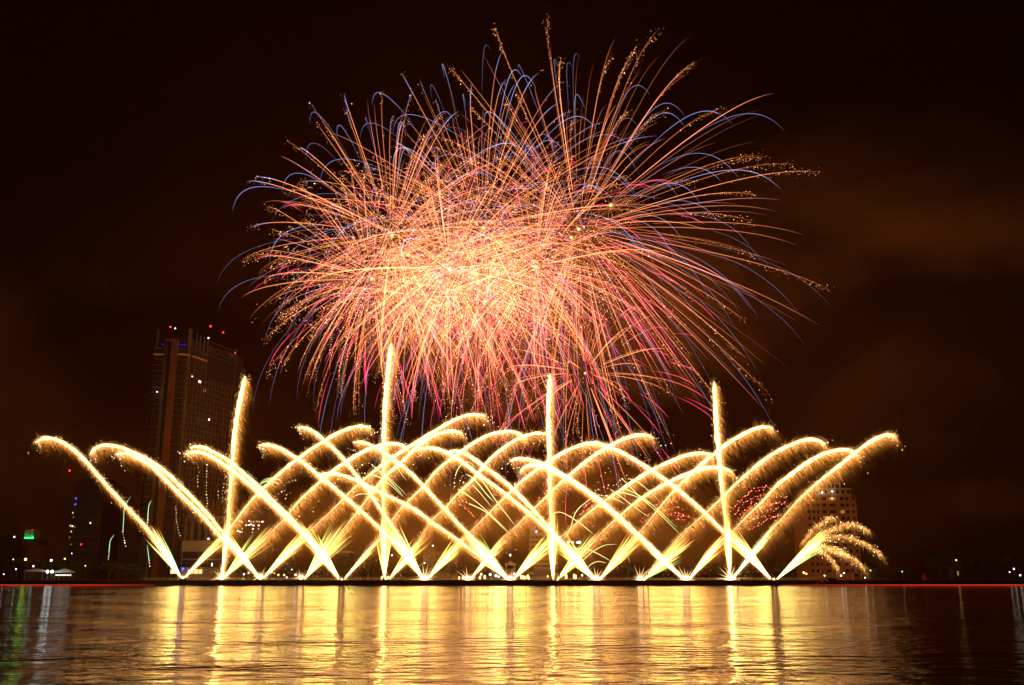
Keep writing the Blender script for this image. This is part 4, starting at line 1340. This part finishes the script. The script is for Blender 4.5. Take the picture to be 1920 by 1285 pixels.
palm('green gold palm arcs between the two left upright comet trails, hooked tips', [
 [(764,930),(754,920),(732,899),(710,883),(695,870),(682,869),(670,881)],
 [(755,931),(735,912),(717,898),(700,891),(685,887),(674,888)],
 [(757,931),(745,917),(735,906),(722,893),(712,888),(705,892)],
 [(763,902),(750,885),(738,862),(727,842)],
 [(726,946),(700,932),(685,926),(670,928),(655,936),(648,945)]], 1, (755, 930))
palm('green gold palm arcs right of centre-left, long streaks with beaded tips', [
 [(966,986),(950,965),(930,939),(911,911),(895,891),(884,883),(874,889),(869,905)],
 [(927,942),(910,924),(897,907),(882,893),(872,890),(865,895),(861,907)],
 [(955,999),(917,962),(892,940),(870,924),(849,911),(836,908),(826,915),(823,923)],
 [(953,999),(915,963),(892,950),(870,941),(857,939),(848,944)],
 [(921,950),(900,924),(887,911),(877,909),(869,916)],
 [(896,881),(885,870),(875,866),(865,871),(858,881),(853,896),(851,916)]], 1, (955, 999))
palm('green gold palm arcs left of the fourth upright trail, widest of the sprays', [
 [(1281,1008),(1240,967),(1202,934),(1175,906),(1157,890),(1144,883),(1133,885),(1126,892),(1121,904)],
 [(1237,940),(1215,919),(1195,904),(1175,897),(1162,900),(1156,909)],
 [(1270,990),(1215,940),(1184,922),(1165,914),(1146,910),(1134,911),(1125,919)],
 [(1216,970),(1177,941),(1155,925),(1137,914),(1127,914),(1116,921)],
 [(1225,948),(1200,934),(1177,926),(1159,923),(1145,926),(1134,932)],
 [(1173,946),(1150,934),(1132,929),(1118,929)]], 1, (1275, 1000))
palm('lone thin palm arcs right of the third upright trail, low down', [
 [(1113,1002),(1087,981),(1060,964),(1047,960),(1039,963)],
 [(1057,1012),(1068,995),(1080,960),(1100,941),(1112,933)],
 [(1147,1053),(1120,1038),(1097,1029),(1080,1029)],
 [(1137,1056),(1122,1053),(1110,1057),(1100,1066)],
 [(1158,1021),(1136,1022),(1115,1032),(1097,1046)]], 0, (1100, 1030))
palm('short cluster of pale palm arcs just right of the hotel tower', [
 [(486,908),(495,900),(506,897),(518,898),(527,901)],
 [(488,906),(497,904),(508,903),(517,905),(523,908)],
 [(486,911),(493,905),(503,900),(512,902)]], 0, (505, 903), w=0.16)
palm('broken strings of gold beads falling right of the hotel tower', [
 [(554,901),(545,903),(537,906),(531,914),(528,922)],
 [(534,921),(525,924),(518,929),(514,937)],
 [(545,924),(538,928),(535,936)],
 [(597,940),(590,945),(588,953),(587,960)],
 [(567,964),(560,970),(556,977),(551,987)]], 2, (540, 930))
palm('strings of white beads falling down the face of the hotel tower', [
 [(388,872),(387,900),(387,925),(389,950)],
 [(373,886),(370,895),(371,912)],
 [(420,908),(417,925),(417,940)],
 [(409,922),(409,935)],
 [(330,950),(331,978),(334,995),(338,1005)],
 [(430,862),(424,876),(421,890)]], 2, (387, 930))
palm('pale green falling beads and stubs left of the hotel tower', [
 [(245,931),(234,950),(232,975),(231,1000),(235,1024)],
 [(284,938),(279,950),(277,975),(276,990)],
 [(214,1003),(207,1014),(205,1030),(203,1050)],
 [(276,1022),(279,1045),(281,1062)]], 1, (235, 980), colr=(0.55, 0.95, 0.5), w=0.17)

def red_spray(label, arcs, px, Y=YF + 14):
    base = at(px[0], px[1], Y)
    root = thing('red_spray', label, 'red spark spray', tuple(base), 0, 'red dotted sprays')
    for pts in arcs:
        n = int(np.hypot(pts[0][0] - pts[-1][0], pts[0][1] - pts[-1][1]) / 5.5) + 3
        P = path3(pts, n, Y, Y + rng.uniform(-6, 6)) - base + rng.standard_normal((n, 3)) * 0.35
        t = np.linspace(0, 1, n)
        hot = rng.uniform(0, 1, n) < 0.6
        c = np.where(hot[:, None], np.array([[1.2, 0.34, 0.2]]), np.array([[0.7, 0.05, 0.03]]))
        d1 = dots(P, rng.uniform(0.18, 0.42, n), c)
        T = np.zeros_like(P)
        T[:-1] = P[1:] - P[:-1]
        T[-1] = T[-2]
        rc = np.tile(np.array([[0.55, 0.03, 0.02]]), (n, 1))
        d2 = hairs(P - T * 0.25, P + T * 0.55, np.full(n, 0.26), rc, rc * 0.4)
        V, Tr, C = merge([d1, d2])
        link('dotted_streak', mesh_from('dotted_streak', V, None, Tr, C), M_SPARK, root)

red_spray('large red dotted spray curving right beside the fourth upright trail', [
 [(1386,940),(1401,927),(1414,917),(1427,912),(1440,914),(1446,917)],
 [(1370,961),(1378,950),(1394,934),(1408,922),(1420,920),(1434,917)],
 [(1376,967),(1389,952),(1400,940),(1414,933),(1430,927)],
 [(1389,965),(1409,945),(1421,934),(1432,926)],
 [(1392,972),(1402,956),(1424,942)],
 [(1425,953),(1437,948),(1452,944),(1466,944),(1475,947)],
 [(1420,957),(1432,950),(1448,946),(1462,941),(1470,944)],
 [(1402,982),(1425,962),(1443,957),(1460,954)],
 [(1412,976),(1430,969),(1448,967),(1460,966)],
 [(1406,993),(1424,982),(1443,973),(1460,969)],
 [(1440,932),(1452,929),(1464,931),(1474,934)]], (1420, 960))
red_spray('middle red dotted spray, small and flat, left of the fourth upright trail', [
 [(1228,948),(1236,942)],
 [(1254,943),(1266,939),(1276,937),(1286,940)],
 [(1248,958),(1258,953),(1268,951),(1279,955)],
 [(1253,967),(1268,967),(1284,967),(1302,973)],
 [(1262,963),(1272,962),(1282,966),(1292,969)],
 [(1263,976),(1276,974),(1284,976)],
 [(1200,978),(1210,968),(1218,962)]], (1260, 960))
red_spray('left red dotted spray crossing under a comet trail near the middle', [
 [(1070,965),(1078,960),(1090,953),(1102,944),(1115,938)],
 [(1086,964),(1098,958),(1108,951),(1116,946)],
 [(1096,952),(1106,943),(1118,940)],
 [(1095,958),(1104,955),(1112,950)]], (1090, 955))
red_spray('loose string of red beads falling left of the third upright trail', [
 [(861,944),(867,948),(877,956),(883,962),(889,970),(895,979)],
 [(949,944),(957,946),(966,947)],
 [(925,927),(932,928)]], (880, 960))

# ------------------------------------------------------------------ willow plumes at the far right launch pair
WILL = [
 [(1500,1020),(1525,989),(1540,976),(1552,969),(1560,968),(1567,971)],
 [(1510,1022),(1540,997),(1565,988),(1584,981),(1602,981),(1617,986),(1629,995)],
 [(1515,1024),(1549,1007),(1571,1003),(1596,1006),(1615,1014),(1635,1024),(1654,1041)],
 [(1505,1035),(1521,1028),(1540,1026),(1565,1031),(1590,1040),(1609,1052),(1621,1067)],
 [(1508,1033),(1530,1028),(1548,1038),(1562,1052),(1570,1066)],
 [(1512,1028),(1540,1020),(1565,1026),(1580,1030),(1590,1038)]]
base = at(1500, 1020, YF + 4)
root = thing('willow_plumes', 'golden willow plumes drooping right at the far right launch point', 'willow plumes', tuple(base))
for pts in WILL:
    K = 40
    P = path3(pts, K, YF + 2, YF + rng.uniform(-6, 14)) - base
    L = np.sum(np.linalg.norm(np.diff(P, axis=0), axis=1))
    parts = []
    n = int(L * 46)
    x = rng.uniform(0, 1, n) ** 0.85 * (K - 1)
    i = np.clip(x.astype(int), 0, K - 2)
    w = (x - i)[:, None]
    pos = P[i] * (1 - w) + P[i + 1] * w
    u = x / (K - 1)
    dr = rng.gamma(1.2, 1.4, n)[:, None] * (0.35 + u[:, None])
    d = unit(np.array([0.30, 0, -0.9])[None] + rng.standard_normal((n, 3)) * 0.3)
    st = pos + d * dr + rng.standard_normal((n, 3)) * 0.4
    b = 0.15 * np.exp(-dr[:, 0] / 2.8) * rng.lognormal(0, 0.7, n)
    c0 = np.array([1.0, 0.42, 0.08])[None] * b[:, None]
    parts.append(hairs(st, st + d * rng.uniform(0.8, 3.4, n)[:, None], rng.uniform(0.08, 0.15, n), c0, c0 * 0.2))
    n = int(L * 3.4)
    x = rng.uniform(0.2, 1, n) * (K - 1)
    i = np.clip(x.astype(int), 0, K - 1)
    pos = P[i] + rng.standard_normal((n, 3)) * 0.8 + np.array([0.3, 0, -0.9]) * rng.gamma(1.1, 1.0, n)[:, None]
    parts.append(dots(pos, rng.uniform(0.1, 0.3, n), np.array([1.0, 0.6, 0.26])[None] * rng.lognormal(-0.1, 0.6, n)[:, None]))
    V, T, C = merge(parts)
    link('plume', mesh_from('plume', V, None, T, C), M_SPARK, root)

# ------------------------------------------------------------------ shells bursting high above
def sphere_dirs(n):
    i = np.arange(n) + 0.5
    z = 1 - 2 * i / n
    ph = i * 2.399963
    r = np.sqrt(1 - z * z)
    d = np.stack([r * np.cos(ph), z, r * np.sin(ph)], 1)
    return unit(d + rng.standard_normal((n, 3)) * 0.12)

def flight(c, d, Rr, k, g, t0, t1, K, jit):
    n = len(d)
    t = np.linspace(0, 1, K)[None] * (t1 - t0)[:, None] + t0[:, None]
    s = (1 - np.exp(-k * t)) / (1 - math.exp(-k))
    drop = g * (t - (1 - np.exp(-k * t)) / k) / (1 - (1 - math.exp(-k)) / k)
    reach = Rr * jit
    P = c[None, None] + d[:, None] * (reach[:, None] * s)[..., None]
    P[..., 2] -= (drop * Rr)
    P[..., 0] += 0.05 * Rr * t ** 2
    return P, t

GOLD = np.array([1.0, 0.275, 0.088]); BLUE = np.array([0.36, 0.40, 1.0]); RED = np.array([1.0, 0.055, 0.14]); PINK = np.array([1.0, 0.30, 0.30])
M_PER = YF / F      # metres per photo pixel, roughly, on the firing line

def shell(label, c_px, R_px, gold=0, blue=0, red=0, glitter=10, Y=YF, gold_gain=1.0, g=0.14, flash=0.0, blueR=1.12, redR=0.72, twotone=0.0, crackle=0, up=0.0, fine=0):
    c = at(c_px[0], c_px[1], Y)
    Rr = R_px * M_PER * 1.06
    root = thing('shell_burst', label, 'firework burst', tuple(c), 0, 'shells bursting in the sky')
    z = np.zeros(3)
    if gold:
        K = 20
        d = sphere_dirs(gold)
        d[:, 2] += up
        d = unit(d)
        jit = rng.uniform(0.78, 1.03, gold)
        P, t = flight(z, d, Rr, 2.0, g, rng.uniform(0.03, 0.16, gold), np.ones(gold), K, jit)
        prof = np.interp(np.linspace(0, 1, K), [0, 0.1, 0.4, 0.8, 1], [0.33, 0.68, 0.56, 0.30, 0.07])
        b = prof[None] * rng.lognormal(-0.15, 0.45, gold)[:, None] * gold_gain
        c_ = GOLD[None, None] * b[..., None]
        if twotone:
            tt = (rng.uniform(0, 1, gold) < twotone) & (d[:, 2] > 0.22)
            w = np.clip((np.linspace(0, 1, K) - 0.55) / 0.15, 0, 1)[None, :, None] * tt[:, None, None]
            c_ = c_ * (1 - w) + w * (BLUE * 0.8 + 0.12)[None, None] * (b * 1.2)[..., None]
        rad = np.interp(np.linspace(0, 1, K), [0, 0.3, 0.8, 1], [0.13, 0.19, 0.14, 0.05])[None] * rng.uniform(0.6, 1.35, gold)[:, None]
        tube_parts('gold_streak', P, rad, c_, root)
        if fine:
            K2 = 16
            d2 = unit(rng.standard_normal((fine, 3)))
            P2, t2 = flight(z, d2, Rr, 2.0, g, rng.uniform(0.05, 0.30, fine), rng.uniform(0.7, 1.0, fine), K2, rng.uniform(0.6, 1.02, fine))
            pr = np.interp(np.linspace(0, 1, K2), [0, 0.15, 0.5, 1], [0.2, 0.62, 0.42, 0.04])
            b2 = pr[None] * rng.lognormal(-0.1, 0.5, fine)[:, None] * gold_gain
            hue = np.where(rng.uniform(0, 1, fine)[:, None] < 0.3, PINK[None], GOLD[None])
            V, q, C = tubes(P2, np.full((fine, K2), 0.10) * rng.uniform(0.7, 1.3, (fine, 1)), hue[:, None, :] * b2[..., None])
            qq = q[None] + (np.arange(fine) * V.shape[1])[:, None, None]
            kind(link('fine_streaks', mesh_from('fine_streaks', V, qq.reshape(-1, 4), None, C), M_SPARK, root), 'stuff')
        if glitter:
            n = gold * glitter
            who = np.repeat(np.arange(gold), glitter)
            keep = rng.uniform(0, 1, gold)[who] < 0.8
            who = who[keep]
            n = len(who)
            x = (0.34 + 0.68 * rng.beta(1.7, 1.5, n)) * (K - 1)
            i = np.clip(x.astype(int), 0, K - 2)
            w = (x - i)[:, None]
            pos = P[who, i] * (1 - w) + P[who, i + 1] * w
            sp = (0.25 + 1.5 * (x / (K - 1)) ** 3)[:, None]
            pos = pos + rng.standard_normal((n, 3)) * sp * 0.85 + np.array([0, 0, -1.0]) * rng.gamma(1.2, 0.7, n)[:, None]
            cc = np.array([1.0, 0.34, 0.12])[None] * rng.lognormal(-0.2, 0.75, n)[:, None]
            big = rng.uniform(0, 1, n)
            rr = np.where(big > 0.95, rng.uniform(0.2, 0.32, n), rng.uniform(0.08, 0.17, n))
            V, T, C = dots(pos, rr, cc)
            kind(link('glitter', mesh_from('glitter', V, None, T, C), M_SPARK, root), 'stuff')
    if blue:
        K = 24
        d = sphere_dirs(blue)
        jit = rng.uniform(0.75, 1.06, blue)
        P, t = flight(z, d, Rr * blueR, 2.9, g * 2.0 + 0.06, rng.uniform(0.12, 0.30, blue), rng.uniform(0.92, 1.08, blue), K, jit)
        prof = np.interp(np.linspace(0, 1, K), [0, 0.25, 0.6, 0.85, 1], [0.02, 0.25, 0.30, 0.13, 0.015])
        b = prof[None] * (rng.lognormal(0, 0.4, blue) * np.where(d[:, 2] < 0.12, 0.4, 1.0))[:, None]
        tube_parts('blue_streak', P, np.full((blue, K), 0.115) * rng.uniform(0.8, 1.2, (blue, 1)), BLUE[None, None] * b[..., None] + 0.22 * b[..., None], root)
    if red:
        K = 18
        d = sphere_dirs(red)
        jit = rng.uniform(0.75, 1.05, red)
        P, t = flight(z, d, Rr * redR, 2.2, g * 1.5, rng.uniform(0.35, 0.62, red), np.ones(red), K, jit)
        prof = np.interp(np.linspace(0, 1, K), [0, 0.3, 0.7, 1], [0.04, 0.55, 0.78, 0.10])
        b = prof[None] * rng.lognormal(0, 0.35, red)[:, None]
        tube_parts('red_streak', P, np.full((red, K), 0.17) * rng.uniform(0.8, 1.2, (red, 1)), RED[None, None] * b[..., None], root)
    if crackle:
        n = crackle
        pos = unit(rng.standard_normal((n, 3))) * (Rr * 0.72 * rng.uniform(0, 1, n) ** 0.5)[:, None]
        pos[:, 2] = pos[:, 2] * 0.72 - 0.05 * Rr
        d = unit(rng.standard_normal((n, 3)) + np.array([0.3, 0, -0.3]))
        cc = np.array([1.0, 0.40, 0.22])[None] * rng.lognormal(-0.95, 0.6, n)[:, None]
        a = hairs(pos, pos + d * rng.uniform(0.6, 3.2, n)[:, None], rng.uniform(0.14, 0.26, n), cc, cc * 0.5)
        m = n // 2
        q = pos[rng.integers(0, n, m)] + rng.standard_normal((m, 3)) * 1.5
        V, T, C = merge([a, dots(q, rng.uniform(0.12, 0.3, m), np.array([1.0, 0.55, 0.26])[None] * rng.lognormal(-0.4, 0.5, m)[:, None])])
        kind(link('crackle', mesh_from('crackle', V, None, T, C), M_SPARK, root), 'stuff')
    if flash:
        MB().ball((0, 0, 0), flash, 1.0, 12, 8).build('burst_core', M_BURST, root)
        n = 170
        d = unit(rng.standard_normal((n, 3)))
        cc = np.array([1.0, 0.34, 0.07])[None] * rng.lognormal(-1.2, 0.5, n)[:, None]
        V, T, C = hairs(d * flash * 0.4, d * (flash * rng.gamma(2.2, 1.6, n))[:, None], np.full(n, 0.13), cc, cc * 0.1)
        link('burst_glow', mesh_from('burst_glow', V, None, T, C), M_SPARK, root)
    return root

shell('largest golden shell, its long glittering streaks filling the upper right', (1085, 430), 452, gold=100, blue=70, glitter=80, fine=170, g=0.11, flash=0.62, blueR=1.0, Y=YF + 10)
shell('golden shell with blue tipped streaks on the upper left', (735, 442), 312, gold=96, blue=50, red=30, glitter=18, fine=130, twotone=0.75, flash=0.55, g=0.13, crackle=900, Y=YF - 4)
shell('golden shell low on the left with glittering drooping streaks', (697, 523), 250, gold=90, blue=10, red=40, glitter=60, fine=120, g=0.14, flash=0.55, redR=0.95, crackle=1100, Y=YF + 4)
shell('tall golden shell with blue tips rising at the top centre', (906, 427), 385, gold=96, blue=72, red=30, glitter=14, fine=120, twotone=0.8, flash=0.55, g=0.13, crackle=1500, Y=YF + 16)
shell('dense peach coloured shell at the heart of the display', (843, 505), 265, gold=100, blue=20, red=70, glitter=30, fine=150, g=0.13, gold_gain=1.15, flash=0.55, redR=0.95, crackle=1900, Y=YF - 10)
shell('small red tipped shell low in the centre right, above the comets', (1097, 700), 185, gold=44, red=60, glitter=18, fine=20, g=0.14, gold_gain=1.0, redR=1.18, flash=0.25, Y=YF - 12)
shell('crimson and gold shell drooping under the heart of the display', (910, 565), 205, gold=70, blue=14, red=80, glitter=44, fine=120, g=0.20, flash=0.45, redR=1.10, crackle=1000, Y=YF + 20)
shell('golden shell between the heart of the display and the largest shell', (1005, 500), 250, gold=84, blue=16, red=64, glitter=32, fine=200, g=0.15, flash=0.45, redR=1.0, crackle=2500, Y=YF - 2)
shell('crimson shell with faint far flung blue streaks in the middle', (1071, 446), 330, blue=44, red=60, glitter=0, g=0.16, flash=0.6, blueR=1.0, redR=0.85, Y=YF + 26)
shell('small bright shell spark at the right edge of the dense heart', (1145, 385), 60, gold=16, glitter=8, gold_gain=0.4, flash=0.62, Y=YF + 2)
shell('crimson and peach shell on the left of the heart of the display', (770, 555), 200, gold=60, blue=8, red=64, glitter=34, fine=110, g=0.15, flash=0.0, redR=1.02, crackle=900, Y=YF + 12)


# ------------------------------------------------------------------ smoky night air
m, n, l = mat_new('night_haze')
out = n.new('ShaderNodeOutputMaterial')
pv = n.new('ShaderNodeVolumePrincipled')
pv.inputs['Color'].default_value = (0.95, 0.36, 0.10, 1)
pv.inputs['Density'].default_value = 0.00014
pv.inputs['Anisotropy'].default_value = 0.15
l.new(pv.outputs[0], out.inputs['Volume'])
hz = MB().span(-1500, 1500, -60, 1700, -2.0, 420).build('haze', m)
kind(hz, 'stuff')
hz.visible_shadow = True

# drifting powder smoke low over the firing line
def smoke_bank(cx, cy_, cz, rx, ry, rz_, dens, seed):
    g = np.random.default_rng(seed)
    nu, nv = 40, 20
    ph = g.uniform(0, 6.28, 6)
    b_ = MB()
    b_.ball((0, 0, 0), 1.0, 1.0, nu, nv)
    V = np.array(b_.v)
    bump = 1 + 0.16 * np.sin(3 * V[:, 0] * 1.7 + ph[0]) * np.cos(4 * V[:, 2] + ph[1]) + 0.12 * np.sin(7 * V[:, 0] + ph[2] + 3 * V[:, 2]) + 0.10 * np.cos(5 * V[:, 1] + ph[3])
    V = V * bump[:, None] * np.array([rx, ry, rz_])
    b_.v = [tuple(q) for q in V]
    mm_, n_, l_ = mat_new('powder_smoke')
    o_ = n_.new('ShaderNodeOutputMaterial')
    v_ = n_.new('ShaderNodeVolumePrincipled')
    v_.inputs['Color'].default_value = (0.92, 0.52, 0.20, 1)
    v_.inputs['Density'].default_value = dens
    l_.new(v_.outputs[0], o_.inputs['Volume'])
    o = b_.build('smoke', mm_)
    o.location = (cx, cy_, cz)
    kind(o, 'stuff')
smoke_bank(-75, 545, 30, 100, 34, 27, 0.0055, 1)
smoke_bank(45, 550, 32, 105, 36, 30, 0.0065, 2)
smoke_bank(120, 560, 24, 60, 30, 20, 0.0050, 5)
smoke_bank(20, 535, 150, 120, 45, 62, 0.0026, 3)
smoke_bank(95, 565, 175, 75, 40, 50, 0.0034, 4)
